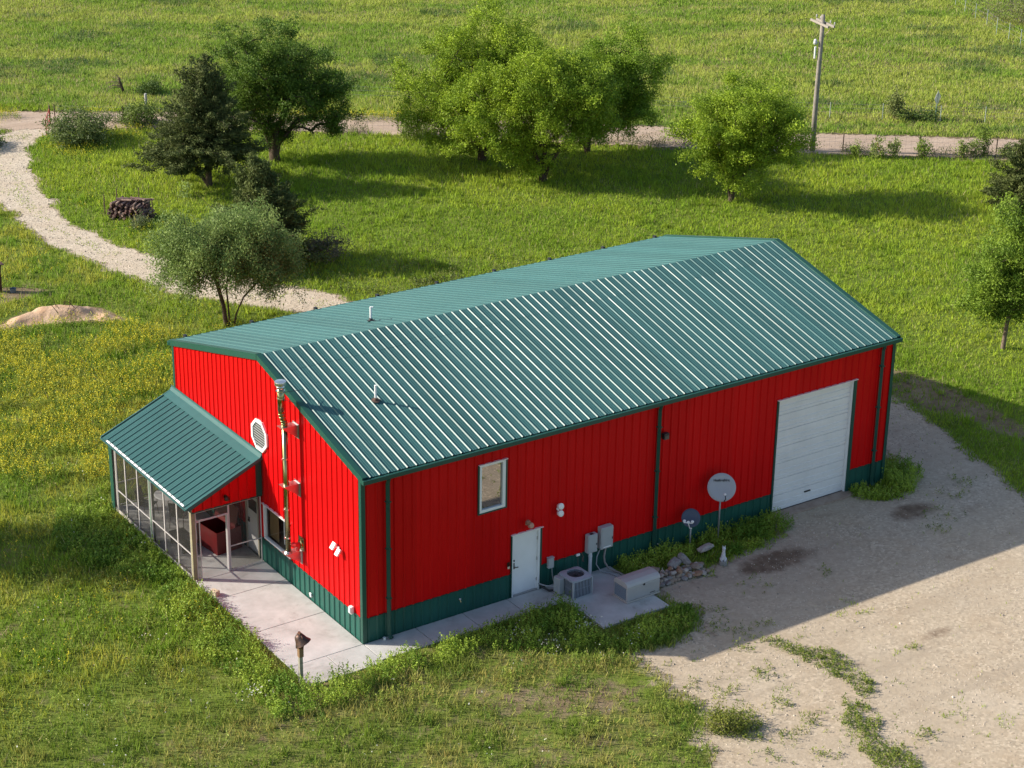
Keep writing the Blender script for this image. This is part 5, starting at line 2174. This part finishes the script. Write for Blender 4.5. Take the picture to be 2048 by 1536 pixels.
def build_tree(name, label, cat, base, stems, lobes, nclump, per, leaf, cols, seed, sig=.30, group=None, trunk_r=.16, bark=None,
               outer=.5, ragged=.18, zmin=.6, up=.4, aspect=.55, droop=0.0, flat=.75, needle=False, axis_w=0.0, hang=0.0, gaps=0.0):
    t = thing(name, label, cat, (base[0], base[1], GZ), 0, group)
    pts = crown_points(lobes, nclump, outer, seed, ragged, zmin)
    if gaps:
        pts = [p for p in pts if vnoise(np.array([p.x + p.y * .5]), np.array([p.z + p.y * .3]), 1.1, seed + 3)[0] > gaps]
    nodes, par, w = skeleton([[Vector(q) for q in st_] for st_ in stems], pts, seed)
    W = max(w)
    for j in range(sum(len(st_) for st_ in stems)):
        if j < len(w):
            w[j] = max(w[j], W * .22)
    mb = MB()
    for j in range(len(nodes)):
        if par[j] < 0:
            continue
        a, b = nodes[par[j]], nodes[j]
        if (a - b).length < 1e-3:
            continue
        r0 = trunk_r * (w[par[j]] / W) ** .5
        r1 = trunk_r * (w[j] / W) ** .5
        if par[par[j]] < 0:
            r0 *= 1.25
        mb.tube([a, b], [max(r0 if w[j] > w[par[j]] * .4 else r1 * 1.3, .008), max(r1, .006)], 7 if r0 > .05 else 4, caps=False)
    mb.build('trunk', bark or M_BARK, t, smooth=True)
    r = np.random.default_rng(seed)
    P = np.array([tuple(p) for p in pts])
    cen = P.mean(0)
    n = len(P)
    szs = np.exp(r.normal(0, .25, n))
    cnt = np.maximum(8, (per * szs).astype(int))
    idx = np.repeat(np.arange(n), cnt)
    off = r.normal(0, 1, (len(idx), 3)) * sig * szs[idx][:, None] ** .5
    off[:, 2] *= flat
    outv = P - cen
    outv /= np.linalg.norm(outv, axis=1, keepdims=True) + 1e-9
    if needle:
        tt = r.uniform(-1, 1, len(idx))
        off = off * np.array([.45, .45, .35]) * (1.1 - .5 * tt[:, None]) + (outv[idx] * np.array([1, 1, .35]) + np.array([0, 0, .22])) * tt[:, None] * sig * 1.7
    cc = P[idx] + off
    if hang:
        hl = np.abs(r.normal(0, 1, len(idx))) * hang
        cc[:, 2] -= hl
        cc[:, :2] += outv[idx][:, :2] * hl[:, None] * .35
    cc[:, 2] = np.maximum(cc[:, 2], .08)
    ct = r.uniform(0, 1, n)[idx] * .7 + r.uniform(0, 1, len(idx)) * .3
    C = pal(len(idx), cols[0], cols[1], ct) * r.uniform(.70, 1.25, (len(idx), 1))
    V, C = leaf_quads(cc, leaf, C, up=up, aspect=aspect, axis=outv[idx] + np.array([0, 0, .2]), axis_w=axis_w, droop=droop)
    o = bpy.data.objects.new('crown', np_mesh('crown', V, 4, C, M_NEEDLE if needle else M_LEAF))
    COL.objects.link(o)
    o.parent = t
    return t


def up_(*a):
    """stem points given as (right, height[, away])"""
    return [tuple(RV * p[0] + FV * (p[2] if len(p) > 2 else 0) + Vector((0, 0, p[1]))) for p in a]


YG = ((.12, .21, .014), (.37, .49, .032))        # fresh yellow-green leaves
GR = ((.060, .130, .016), (.150, .235, .024))
# three overlapping trees behind the lawn, and the lone one
build_tree('broadleaf_tree', 'tallest yellow-green tree, left and rear of the clump of three behind the lawn', 'tree', (30.5, 39.9),
           [up_((0, 0), (-.1, .6), (-.5, 1.4)), up_((0, 0), (.3, .9), (.6, 2.0))],
           [((-2.5, 3.4), 2.0, 1.8, 1.8), ((.2, 5.1), 2.6, 2.3, 2.6), ((-1.4, 5.0), 1.7, 1.6, 1.7), ((1.3, 5.4), 1.5, 1.5, 1.6), ((-.8, 2.1), 1.6, 1.4, 1.5)],
           560, 180, .098, YG, 11, .20, trunk_r=.19, ragged=.33, gaps=.28)
build_tree('broadleaf_tree', 'broad yellow-green tree with a forked trunk at the front of the clump of three', 'tree', (31.1, 35.2),
           [up_((0, 0), (-.15, .7), (-.5, 1.6)), up_((0, 0), (.25, .7), (.8, 1.7)), up_((0, 0), (0, .8, .2), (.1, 2.0, .4))],
           [((-2.5, 3.5), 2.4, 2.1, 1.9), ((.4, 4.2), 2.6, 2.3, 2.4), ((2.3, 3.8), 1.4, 1.5, 1.7), ((-1.2, 2.0), 1.3, 1.2, 1.1), ((-.3, 5.0), 2.0, 1.7, 1.5), ((-.4, 1.1), 1.0, .9, .7)],
           600, 180, .098, YG, 12, .20, trunk_r=.17, ragged=.31, gaps=.27, zmin=.35)
build_tree('broadleaf_tree', 'yellow-green tree at the right side of the clump of three', 'tree', (36.2, 38.4),
           [up_((0, 0), (.05, .7), (.2, 1.7)), up_((0, 0), (-.5, 1.1), (-.9, 2.2))],
           [((1.3, 3.6), 2.3, 2.1, 2.1), ((0.2, 4.2), 1.8, 1.7, 1.5), ((2.1, 2.6), 1.3, 1.3, 1.2), ((1.2, 1.6), 1.3, 1.1, .9)],
           440, 170, .098, ((.095, .185, .014), (.28, .41, .028)), 13, .20, trunk_r=.15, ragged=.34, zmin=.5, gaps=.27)
build_tree('broadleaf_tree', 'lone yellow-green tree on the lawn left of the utility pole', 'tree', (37.0, 27.5),
           [up_((0, 0), (.05, .7), (.1, 1.7), (.3, 2.6)), up_((0, 0), (-.25, 1.1), (-.8, 2.1)), up_((0, 0), (.2, .9), (1.0, 2.1))],
           [((.5, 4.1), 2.3, 2.1, 2.1), ((1.9, 3.5), 1.6, 1.6, 1.7), ((-.8, 3.0), 1.6, 1.5, 1.5), ((-2.1, 3.6), .9, .8, .45), ((.2, 1.7), 1.4, 1.2, 1.0)],
           540, 170, .095, YG, 14, .19, trunk_r=.14, ragged=.36, zmin=.3, gaps=.28)
build_tree('broadleaf_tree', 'big dark green tree behind the taller cedar near the road', 'tree', (21.2, 45.4),
           [up_((0, 0), (0, .8), (.1, 1.7)), up_((0, 0), (.25, 1.0), (1.2, 2.2), (2.2, 2.5)), up_((0, 0), (-.3, 1.1), (-.6, 2.3))],
           [((-.5, 4.6), 2.3, 2.2, 2.3), ((1.6, 4.0), 1.9, 1.8, 1.9), ((2.9, 3.0), 1.2, 1.2, 1.1), ((-1.4, 3.6), 1.4, 1.4, 1.4), ((3.0, 2.0), .9, .9, .7), ((-.3, 1.7), 1.2, 1.1, .9)],
           580, 180, .098, GR, 15, .195, trunk_r=.26, ragged=.36, zmin=.6, gaps=.29)
build_tree('broadleaf_tree', 'rounded green young tree with a bare lower trunk at the right edge of the lawn', 'tree', (33.6, 6.5),
           [up_((0, 0), (.02, .6), (.06, 1.2), (.15, 2.2))],
           [((.0, 4.1), 1.25, 1.2, 1.4), ((-.45, 2.5), 1.4, 1.3, 1.05), ((.9, 2.9), 1.4, 1.4, 1.4), ((.8, 4.4), 1.0, 1.0, .9)],
           520, 120, .092, ((.10, .185, .020), (.25, .36, .034)), 16, .17, trunk_r=.085, ragged=.28, gaps=.18, zmin=1.15, bark=M_BARK2)
build_tree('willow', 'grey-green feathery tree with three slender stems behind the building corner', 'tree', (8.4, 25.2),
           [up_((-.14, 0), (-.22, .9), (-.45, 1.9), (-.6, 3.0)), up_((.0, 0), (-.02, .8), (-.08, 1.7), (.1, 2.8)), up_((.16, 0), (.30, .6), (.62, 1.3), (1.15, 1.9), (1.7, 2.7))],
           [((-.2, 3.9), 2.0, 1.8, 1.35), ((-1.45, 3.0), 1.1, 1.1, 1.1), ((1.6, 3.1), 1.25, 1.2, 1.1), ((.5, 4.2), 1.5, 1.4, 1.0)],
           520, 170, .105, ((.12, .20, .05), (.28, .37, .10)), 17, .17, trunk_r=.085, gaps=.30, ragged=.36, zmin=1.7, aspect=.38, droop=.9, hang=.42, up=.2)
# cedars
def cedar_lobes(H, R, z0, n=7, cx=0.0):
    out = []
    for k in range(n):
        t_ = (k + .5) / n
        rr = R * (1 - t_) ** .75 + .15
        out.append(((cx * (1 - t_), z0 + (H - z0) * t_), rr, rr * .92, (H - z0) / n * .75))
    return out


CD = ((.055, .080, .022), (.135, .160, .045))
build_tree('cedar', 'tall dark cedar beside the driveway bend, with a pale forked stem', 'tree', (16.35, 43.2),
           [up_((0, 0), (0, 1.5), (-.1, 3.2), (-.3, 5.2), (-.3, 6.0)), up_((0, 0), (-.45, .7), (-.75, 1.4), (-1.0, 2.2))],
           cedar_lobes(6.6, 2.55, 1.25, 8, -.35), 640, 110, .15, CD, 21, .25, trunk_r=.15, needle=True, aspect=.33, axis_w=1.2, outer=.75, ragged=.42, gaps=.27, zmin=.9, up=.1)
build_tree('cedar', 'lower dark cedar behind the grey-green feathery tree', 'tree', (13.0, 31.6),
           [up_((0, 0), (0, 1.2), (-.1, 2.6), (-.3, 4.0))],
           cedar_lobes(4.7, 2.1, .35, 7, .2) + [((1.2, 2.2), 1.0, 1.0, 1.0)], 480, 120, .14, ((.055, .085, .022), (.14, .17, .045)), 22, .23, trunk_r=.12, needle=True, aspect=.36, axis_w=1.2, outer=.75, ragged=.40, gaps=.25, zmin=.3, up=.1)
build_tree('cedar', 'dark olive cedar cut by the right edge of the photo', 'tree', (49.0, 18.7),
           [up_((0, 0), (0, 1.5), (0, 3.8))],
           cedar_lobes(4.6, 2.1, .2, 7), 480, 130, .14, ((.060, .085, .022), (.14, .165, .045)), 23, .22, trunk_r=.12, needle=True, aspect=.36, axis_w=1.2, outer=.75, ragged=.26, zmin=.2, up=.1)
# a tree left of the picture whose shadow lies beside the porch
build_tree('broadleaf_tree', 'broad green tree standing left of the porch outside the photo', 'tree', (-12.3, 15.6),
           [up_((0, 0), (0, 1.2), (.1, 2.6)), up_((0, 0), (.4, 1.3), (1.0, 2.8))],
           [((0, 5.4), 2.1, 2.1, 1.5), ((.9, 4.8), 1.6, 1.6, 1.2), ((-.9, 4.6), 1.5, 1.5, 1.2)],
           200, 90, .13, GR, 24, .30, trunk_r=.16, zmin=1.5)


def shrub(name, label, base, w, h, n, per, leaf, cols, seed, sig=.14, cat='shrub', group=None, cz=None, depth=None, aspect=.55):
    return build_tree(name, label, cat, base, [up_((0, 0), (0, h * .25))], [((0, cz or h * .52), w / 2, (depth or w) / 2, h * .48)], n, per, leaf, cols, seed, sig,
                      group=group, trunk_r=.03, zmin=.05, ragged=.25, aspect=aspect)


SG = ((.13, .19, .045), (.32, .38, .09))
SD_ = ((.05, .095, .018), (.13, .20, .035))
shrub('bush', 'large rounded bush right of the small red gate', (14.0, 53.9), 3.0, 1.65, 130, 55, .12, ((.065, .115, .03), (.19, .23, .07)), 31, .22)
shrub('bush', 'green bush around the grey wooden fence post', (18.2, 55.5), 2.2, 1.1, 70, 50, .11, ((.06, .115, .02), (.18, .235, .04)), 32, .2)
shrub('bush', 'dark low bush beyond the road right of the dead snag', (21.6, 61.7), 1.4, .55, 30, 50, .11, SD_, 33, .16)
shrub('bush', 'grey brown half-bare bush at the right foot of the lower cedar', (15.6, 30.3), 1.9, 1.25, 55, 34, .09, ((.10, .095, .06), (.19, .18, .11)), 34, .18)
shrub('bush', 'grassy green bush in the corner between the driveway and the road', (9.3, 56.2), 2.6, .8, 60, 50, .12, ((.06, .11, .02), (.14, .18, .04)), 35, .2)
shrub('bush', 'grey-green bush by the roadside fence left of the clump of trees', (29.9, 45.4), 1.6, 1.2, 50, 40, .10, SG, 36, .2)
shrub('sapling', 'slim small tree beyond the road with a round dark top', (55.1, 34.7), .75, 1.75, 34, 40, .11, ((.09, .13, .035), (.24, .27, .08)), 37, .15, cat='young tree')
shrub('bush', 'low dark bush line at the foot of the slim small tree', (55.9, 33.9), 2.6, .55, 44, 36, .10, ((.08, .14, .03), (.20, .28, .06)), 38, .16, depth=.9)
shrub('bush', 'pale flowering weed clump leaning on the woodpile', (10.6, 39.0), 1.0, .6, 24, 40, .07, ((.10, .14, .05), (.22, .25, .12)), 39, .12)
shrub('bush', 'rust and green weed bush at the edge of the gravel in the foreground', (5.95, -9.25), .95, .5, 34, 70, .055, ((.11, .17, .02), (.27, .27, .05)), 40, .12)
shrub('bush', 'brown leafless brush by the far fence in the upper right corner', (80.6, 48.6), 4.5, 1.6, 90, 26, .10, ((.13, .12, .07), (.20, .20, .11)), 41, .3)
shrub('bush', 'yellow-green brush below the white shed in the upper right corner', (82.5, 48.0), 3.4, 1.3, 60, 40, .12, ((.12, .15, .03), (.24, .25, .06)), 42, .3)
pos = [(47.9, 30.3, .5, .6), (48.8, 29.55, .8, 1.0), (49.45, 29.0, .75, .95), (50.9, 28.2, .7, 1.05), (52.6, 27.1, .5, .8), (53.3, 26.9, 1.0, .75), (53.8, 26.7, .75, 1.45), (54.7, 25.7, 1.1, .7), (55.5, 25.1, .6, 1.2), (56.0, 24.5, 1.0, .7), (56.9, 23.8, .8, 1.15), (57.4, 23.3, .9, .95), (58.4, 22.4, .9, .8), (59.3, 21.6, .8, .9)]
desc = ['smallest leafy shrub just right of the utility pole', 'upright roadside shrub with the red rod leaning over it', 'upright roadside shrub right of the red rod', 'narrow roadside shrub standing alone mid-verge',
        'thin pale sapling at the left end of the long hedge of roadside shrubs', 'low roadside shrub at the foot of the tallest one', 'tallest roadside shrub, below the road sign', 'low dark shrub right of the tallest roadside one',
        'narrow upright roadside shrub in the middle of the hedge', 'low spreading roadside shrub right of the hedge middle', 'second tallest roadside shrub, toward the right cedar', 'rounded roadside shrub left of the right cedar',
        'low roadside shrub touching the right cedar', 'roadside shrub partly behind the right cedar']
for i, ((x, y, w_, h_), ds) in enumerate(zip(pos, desc)):
    shrub('roadside_shrub', ds, (x, y), w_ * .85, h_ * 1.15, int(10 + 20 * w_ * h_), 30, .10, SG if i % 3 else ((.11, .18, .025), (.29, .37, .055)), 50 + i, .11, group='shrubs along the roadside fence')
xx = rng.uniform(0, 1, 2600)
x = 17 + xx * 43
y = 57.0 - (x - 17) * .835 + rng.normal(0, .35, 2600)
k = vnoise(x, y, 1.6, 171) > .38
x, y = x[k], y[k]
weeds('fence_weeds', 'pale tall weeds along the wire fence beside the road', x, y, rng.uniform(.25, .60, len(x)), 10, .075, pal(len(x), (.09, .12, .04), (.23, .22, .10), rng.random(len(x))))

# ------------------------------------------------------------ fences, pole, signs and the small things in the field
M_TPOST = mat('t_post_steel', (.35, .40, .36), .6, .3)
M_RUSTP = mat('rusty_post', (.13, .085, .06), .8)
M_WIRE = mat('fence_wire', (.32, .31, .30), .5, .6)
M_OLDW = mat('old_grey_wood', (.30, .27, .235), .9, noise=(4, .6, (.21, .185, .155)))


def fence(name, label, pts, h, mpost, wires, wr=.006, pr=.03, stays=0):
    f = thing(name, label, 'fence', (pts[0][0], pts[0][1], GZ))
    o = Vector((pts[0][0], pts[0][1], 0))
    for x, y in pts:
        mb = MB()
        p = Vector((x, y, 0)) - o
        mb.box(p.x - pr, p.x + pr, p.y - pr * .5, p.y + pr * .5, -.1, h)
        mb.box(p.x - pr * .3, p.x + pr * .3, p.y - pr, p.y + pr, -.1, h - .01)
        mb.build('post', mpost, f)
    mb = MB()
    for (x0, y0), (x1, y1) in zip(pts, pts[1:]):
        a, b = Vector((x0, y0, 0)) - o, Vector((x1, y1, 0)) - o
        for z in wires:
            mid = (a + b) / 2 + Vector((0, 0, z - .02))
            mb.tube([a + Vector((0, 0, z)), mid, b + Vector((0, 0, z))], wr, 3, caps=False)
        if stays:
            L = (b - a).length
            for k in range(1, int(L / stays)):
                p = a.lerp(b, k * stays / L)
                mb.tube([p + Vector((0, 0, wires[0])), p + Vector((0, 0, wires[-1]))], wr * .8, 3, caps=False)
    mb.build('wire', M_WIRE, f)
    return f


fp = []
for k in range(15):
    x = 14.5 + k * 3.05
    if x < 30:
        y = 58.5 - (x - 14.5) * .745
    else:
        y = 46.95 - (x - 30) * .862
    fp.append((x, y))
fence('wire_fence', 'low woven wire fence on dark steel posts between the lawn and the dirt road', fp, 1.05, M_RUSTP, (.1, .3, .5, .7, .95), .005, .028, .3)
fence('wire_fence', 'wire fence on pale steel posts beyond the dirt road', [(26.5, 57.5), (29.5, 55.2), (34.2, 51.4), (38.5, 48.1), (42.9, 44.4), (47.4, 40.6), (52.0, 36.7), (54.4, 34.95), (56.9, 32.9), (58.9, 31.4), (62.5, 28.2)], .95, M_TPOST, (.4, .65, .88), .005, .026)
fence('wire_fence', 'wire fence on pale steel posts running away in the upper right corner', [(82.2, 57.0), (81.0, 55.1), (79.7, 52.95), (78.8, 51.1), (77.8, 49.1), (76.5, 47.0), (75.95, 45.4), (75.2, 43.7), (74.2, 41.8)], 1.15, mat('pale_post', (.36, .42, .40), .6), (.5, .8, 1.08), .005, .020)
wp = MB()
wp.tube([(0, 0, -.1), (0, 0, 1.55)], .075, 10)
wp.lathe([(.078, 1.55), (.05, 1.58)], 10)
tag(wp.build('wooden_post', mat('silver_wood', (.42, .41, .39), .9), loc=(18.9, 56.1, GZ)), 'weathered silver grey fence corner post in the roadside bush', 'post')

up = thing('utility_pole', 'tall grey wooden utility pole with twin crossarms beside the dirt road', 'utility pole', (46.6, 32.2, GZ))
mb = MB()
top = Vector((.0, .0, 7.35)) + RV * .05
mb.tube([(0, 0, -.2), (0, 0, 2.5), tuple(Vector((0, 0, 5)) + RV * .03), top], [.145, .135, .12, .105], 14)
mb.build('pole', M_OLDW, up, smooth=True)
ad = (RV * .33 - FV * .94).normalized()               # the crossarms run toward the camera and to the right
sd2 = Vector((0, 0, 1)).cross(ad)
M_ARM = mat('bleached_crossarm', (.29, .26, .225), .9)
for k, zz in ((-1, 6.92), (1, 6.92)):
    mb = MB()
    o = sd2 * .17 * k + Vector((0, 0, zz)) + RV * .04
    mb.bar(o - ad * 1.0, o + ad * 1.0, .085, .11)
    mb.build('crossarm', M_ARM, up)
for s_ in (-1, 1):
    mb = MB()
    o = Vector((0, 0, 6.88)) + RV * .04
    mb.bar(o + ad * .75 * s_ + sd2 * .20, Vector((0, 0, 6.2)) + sd2 * .13 + RV * .03, .04, .02)
    mb.build('brace', mat('yellowed_brace', (.45, .40, .26), .8), up)
for u_ in (-1.0, -.55, .55, 1.0):
    mb = MB()
    c = Vector((0, 0, 6.99)) + ad * u_ + sd2 * .17 + RV * .04
    mb.lathe([(.02, 0), (.02, .06), (.055, .07), (.03, .11), (.05, .13), (.02, .18)], 10, Matrix.Translation(c))
    mb.build('insulator', mat('porcelain', (.35, .33, .33), .3), up)
mb = MB()
c = -RV * .24 + Vector((0, 0, 5.05))
mb.tube([c, c + Vector((0, 0, .62))], .055, 10)
mb.build('cutout', M_WHITE, up)
mb = MB()
mb.lathe([(.09, 5.80), (.11, 5.88), (.09, 6.02), (.04, 6.08)], 12, Matrix.Translation(-RV * .26))
mb.bar(-RV * .26 + Vector((0, 0, 5.9)), Vector((0, 0, 5.9)), .03)
mb.build('arrester', mat('grey_porcelain', (.55, .56, .58), .4), up)
mb = MB()
e0 = Vector((0, 0, 6.95)) - ad * .9
mb.tube([e0, e0 - RV * .45, e0 - RV * .95 + Vector((0, 0, -.08)), e0 - RV * .6 + Vector((0, 0, -.75))], .012, 5)
mb.tube([-RV * .26 + Vector((0, 0, 6.05)), -RV * .1 + Vector((0, 0, 6.5)), e0], .010, 5)
mb.build('jumper_wire', M_BLACK, up)
mb = MB()
mb.lathe([(.149, .55), (.149, .60)], 14)
mb.build('band', M_BLACK, up)

rd = thing('red_rod', 'thin leaning red marker rod among the roadside shrubs', 'marker', (48.75, 29.5, GZ))
mb = MB()
mb.tube([RV * .25, -RV * .02 + Vector((0, 0, .75))], .016, 6)
mb.build('lower_rod', mat('red_rod_paint', (.42, .035, .02), .5), rd)
mb = MB()
mb.tube([-RV * .02 + Vector((0, 0, .75)), -RV * .18 + Vector((0, 0, 1.15))], .010, 6)
mb.build('upper_rod', mat('red_tip_paint', (.36, .06, .03), .5), rd)

sg = thing('road_sign', 'diamond road sign seen edge-on from behind beyond the dirt road', 'road sign', (56.85, 33.25, GZ))
mb = MB()
mb.bar((0, 0, -.1), tuple(Vector((0, 0, 1.62)) + RV * .02), .05, .05)
mb.build('post', mat('green_post', (.10, .17, .12), .7), sg)
mb = MB()
dv = (RV * .58 + FV * .81).normalized()
nv = Vector((0, 0, 1)).cross(dv)
c = Vector((0, 0, 1.32)) - nv * .03
q = .43
mb.add([c + dv * a + Vector((0, 0, b)) + nv * t_ for t_ in (-.004, .004) for a, b in ((q, 0), (0, q), (-q, 0), (0, -q))],
       [(0, 1, 2, 3), (7, 6, 5, 4), (0, 4, 5, 1), (1, 5, 6, 2), (2, 6, 7, 3), (3, 7, 4, 0)])
mb.build('sign_plate', mat('bare_aluminium', (.62, .60, .62), .5, .3), sg)

gt = thing('tube_gate', 'short red steel tube gate end where the driveway meets the road', 'gate', (13.0, 56.0, GZ))
M_GATE = mat('gate_red', (.40, .045, .03), .5)
mb = MB()
a, b = Vector((0, 0, 0)), Vector((1.55, 3.05, 0)) * .62
for z in (.45, .95):
    mb.tube([a + Vector((0, 0, z)), b + Vector((0, 0, z))], .028, 8)
for t_ in (0, .45, 1):
    p = a.lerp(b, t_)
    mb.tube([p + Vector((0, 0, .0 if t_ in (0, .45) else .2)), p + Vector((0, 0, .97))], .026, 8)
mb.build('gate_frame', M_GATE, gt)
mb = MB()
mb.tube([b * 1.05, b * 1.05 + Vector((0, 0, 1.15))], .05, 8)
mb.build('gate_post', M_RUSTP, gt)

# dead snag beyond the road
sn = thing('dead_snag', 'leaning broken dead trunk with thin twigs beyond the road', 'dead tree', (20.4, 62.5, GZ))
mb = MB()
mb.tube([(0, 0, -.1), tuple(-RV * .12 + Vector((0, 0, .35))), tuple(-RV * .25 + Vector((0, 0, .75))), tuple(-RV * .22 + Vector((0, 0, .92)))], [.10, .085, .07, .05], 8)
mb.build('trunk', M_BARK, sn, smooth=True)
mb = MB()
for k in range(14):
    a = Vector((0, 0, .3 + .04 * k)) - RV * .18
    e = a + RV * rs.uniform(-1.0, -.1) + FV * rs.uniform(-.5, .5) + Vector((0, 0, rs.uniform(-.3, .5)))
    mb.tube([a, (a + e) / 2 + Vector((0, 0, .12)), e], [.022, .014, .006], 4)
mb.build('twigs', M_BARK2, sn)

# white shed cut by the upper right corner
shd = thing('white_shed', 'white sided shed just cut by the upper right corner of the photo', 'shed', (86.9, 55.3, GZ), math.radians(-60))
mb = MB()
prof = []
for k in range(12):
    prof += [(k * .2, .0), (k * .2 + .19, .018)]
for side in range(1):
    for (z0, h0), (z1, h1) in zip(prof, prof[1:]):
        mb.quad((0, -h0, z0), (6, -h0, z0), (6, -h1, z1), (0, -h1, z1))
        mb.quad((-h0, 4, z0), (-h0, 0, z0), (-h1, 0, z1), (-h1, 4, z1))
        mb.quad((6, 4, z0), (6, 0, z0), (6, 0, z1), (6, 4, z1))
        mb.quad((0, 4, z0), (6, 4, z0), (6, 4, z1), (0, 4, z1))
mb.build('wall', mat('white_siding', (.72, .71, .72), .6), shd)
mb = MB()
mb.prism([(-.3, 2.30), (2, 3.2), (4.3, 2.30), (4.3, 2.38), (2, 3.3), (-.3, 2.38)], -.3, 6.3, lambda u, v, h: (h, u, v))
mb.build('roof', mat('grey_shed_roof', (.35, .34, .34), .6), shd)

# firewood stack
fw = random.Random(9)
LM = []
for k in range(4):
    mb = MB()
    n = 5 + k % 2
    sec = [(math.cos(2 * PI * i / n + k) * fw.uniform(.8, 1.1), math.sin(2 * PI * i / n + k) * fw.uniform(.7, 1.05)) for i in range(n)]
    mb.prism([(a, b) for a, b in sec], -.5, .5, lambda u, v, h: (h, u, v))
    me = mb.mesh('log', mat('log_wood', ((.21, .125, .115), (.30, .205, .18), (.12, .08, .085), (.40, .28, .23))[k], .9, spec=.1, noise=(12, .7, ((.10, .06, .055), (.14, .10, .09), (.08, .055, .05), (.18, .13, .10))[k])))
    LM.append(me)
# logs lie along the view, their ends facing the camera side; rows along the stack
sdir = (RV * .93 + FV * -.30).normalized()
ldir = Vector((0, 0, 1)).cross(sdir)
c0 = Vector((10.95, 40.55, GZ))
count = 0
for tier in range(2):
    for row in range(9):
        nn = 14 - (row // 4)
        for i in range(nn):
            if tier == 1 and i % 2:
                continue
            o = bpy.data.objects.new('firewood_log', LM[fw.randrange(4)])
            COL.objects.link(o)
            p = c0 + sdir * ((i + .5) / nn - .5) * (1.98 - .0065 * row ** 2) + ldir * (.28 - tier * .55 + fw.uniform(-.07, .07)) + sdir * fw.uniform(-.07, .07) + Vector((0, 0, .05 + row * .092 + fw.uniform(-.025, .025)))
            o.location = p
            r_ = fw.uniform(.9, 1.35)
            o.scale = (fw.uniform(.42, .56), .060 * r_, .056 * r_)
            ang = math.atan2(ldir.y, ldir.x) + fw.uniform(-.28, .28)
            o.rotation_euler = (fw.uniform(0, 3), fw.uniform(-.10, .10), ang)
            tag(o, 'split log of firewood in the stack on the lawn by the driveway', 'log', 'firewood stacked by the driveway')
            count += 1
for i in range(10):                                  # a loose top layer lying across
    o = bpy.data.objects.new('firewood_log', LM[fw.randrange(4)])
    COL.objects.link(o)
    o.location = c0 + sdir * fw.uniform(-.75, .85) + ldir * fw.uniform(-.2, .3) + Vector((0, 0, .93))
    o.scale = (fw.uniform(.45, .6), .06, .055)
    o.rotation_euler = (fw.uniform(0, 3), fw.uniform(-.05, .05), math.atan2(sdir.y, sdir.x) + fw.uniform(-.5, .5))
    tag(o, 'split log of firewood in the stack on the lawn by the driveway', 'log', 'firewood stacked by the driveway')
for u_, v_, hh_, lb in ((-1.3, .15, 1.05, 'dark steel stake standing clear of the left end of the woodpile'), (-1.0, -.55, 1.2, 'dark steel stake behind the left end of the woodpile'),
                        (.15, -.62, 1.35, 'dark steel stake behind the middle of the woodpile'), (1.12, -.05, 1.0, 'dark steel stake at the right end of the woodpile')):
    mb = MB()
    mb.box(-.025, .025, -.008, .008, -.1, hh_)
    mb.box(-.007, .007, -.03, .03, -.1, hh_ - .01)
    p = c0 + sdir * u_ - ldir * v_
    tag(mb.build('steel_stake', M_RUSTP, loc=(p.x, p.y, GZ)), lb, 'stake')

# rusty burn drum at the left edge
dm = thing('burn_stove', 'dark rusty iron burner with a flat cap at the left edge of the photo', 'burner', (1.93, 34.12, GZ))
M_RUST = mat('deep_rust', (.085, .030, .022), .8, noise=(5, .7, (.045, .02, .018)))
mb = MB()
mb.lathe([(.17, 0), (.18, .5), (.18, .95), (.21, 1.15)], 16)
mb.build('body', M_RUST, dm)
mb = MB()
mb.box(-.26, .27, -.26, .26, 1.24, 1.27)
for s_ in (-.17, .17):
    mb.box(s_ - .02, s_ + .02, -.02, .02, 1.13, 1.24)
mb.build('cap', M_RUST, dm)
mb = MB()
mb.tube([(.36, -.12, 0), (.36, -.12, 1.05)], .01, 5)
mb.build('poker', M_RUSTP, dm)
bx_o = MB()
bx_o.lathe([(.11, 0), (.14, .16), (.145, .17)], 14, capt=False)
bx_o.lathe([(.13, .165), (.10, .02)], 14, capb=False)
tag(bx_o.build('bucket', mat('grey_blue_plastic', (.16, .20, .26), .5), loc=(2.45, 33.75, GZ)), 'small grey blue bucket on the ashes beside the burner', 'bucket')

# dry stalks on the mound
mb = MB()
for k in range(9):
    x, y = rs.uniform(2.6, 4.0), rs.uniform(29.0, 30.2)
    z = .40
    e = Vector((x + rs.uniform(-.5, .5), y + rs.uniform(-.3, .3), z + rs.uniform(.1, .55)))
    mb.tube([(x, y, z), (Vector((x, y, z)) + e) / 2 + Vector((0, 0, .08)), e], [.016, .012, .006], 4)
tag(mb.build('dry_branches', M_BARK), 'bare dry branches lying on the tan mound', 'branches', kind='stuff')
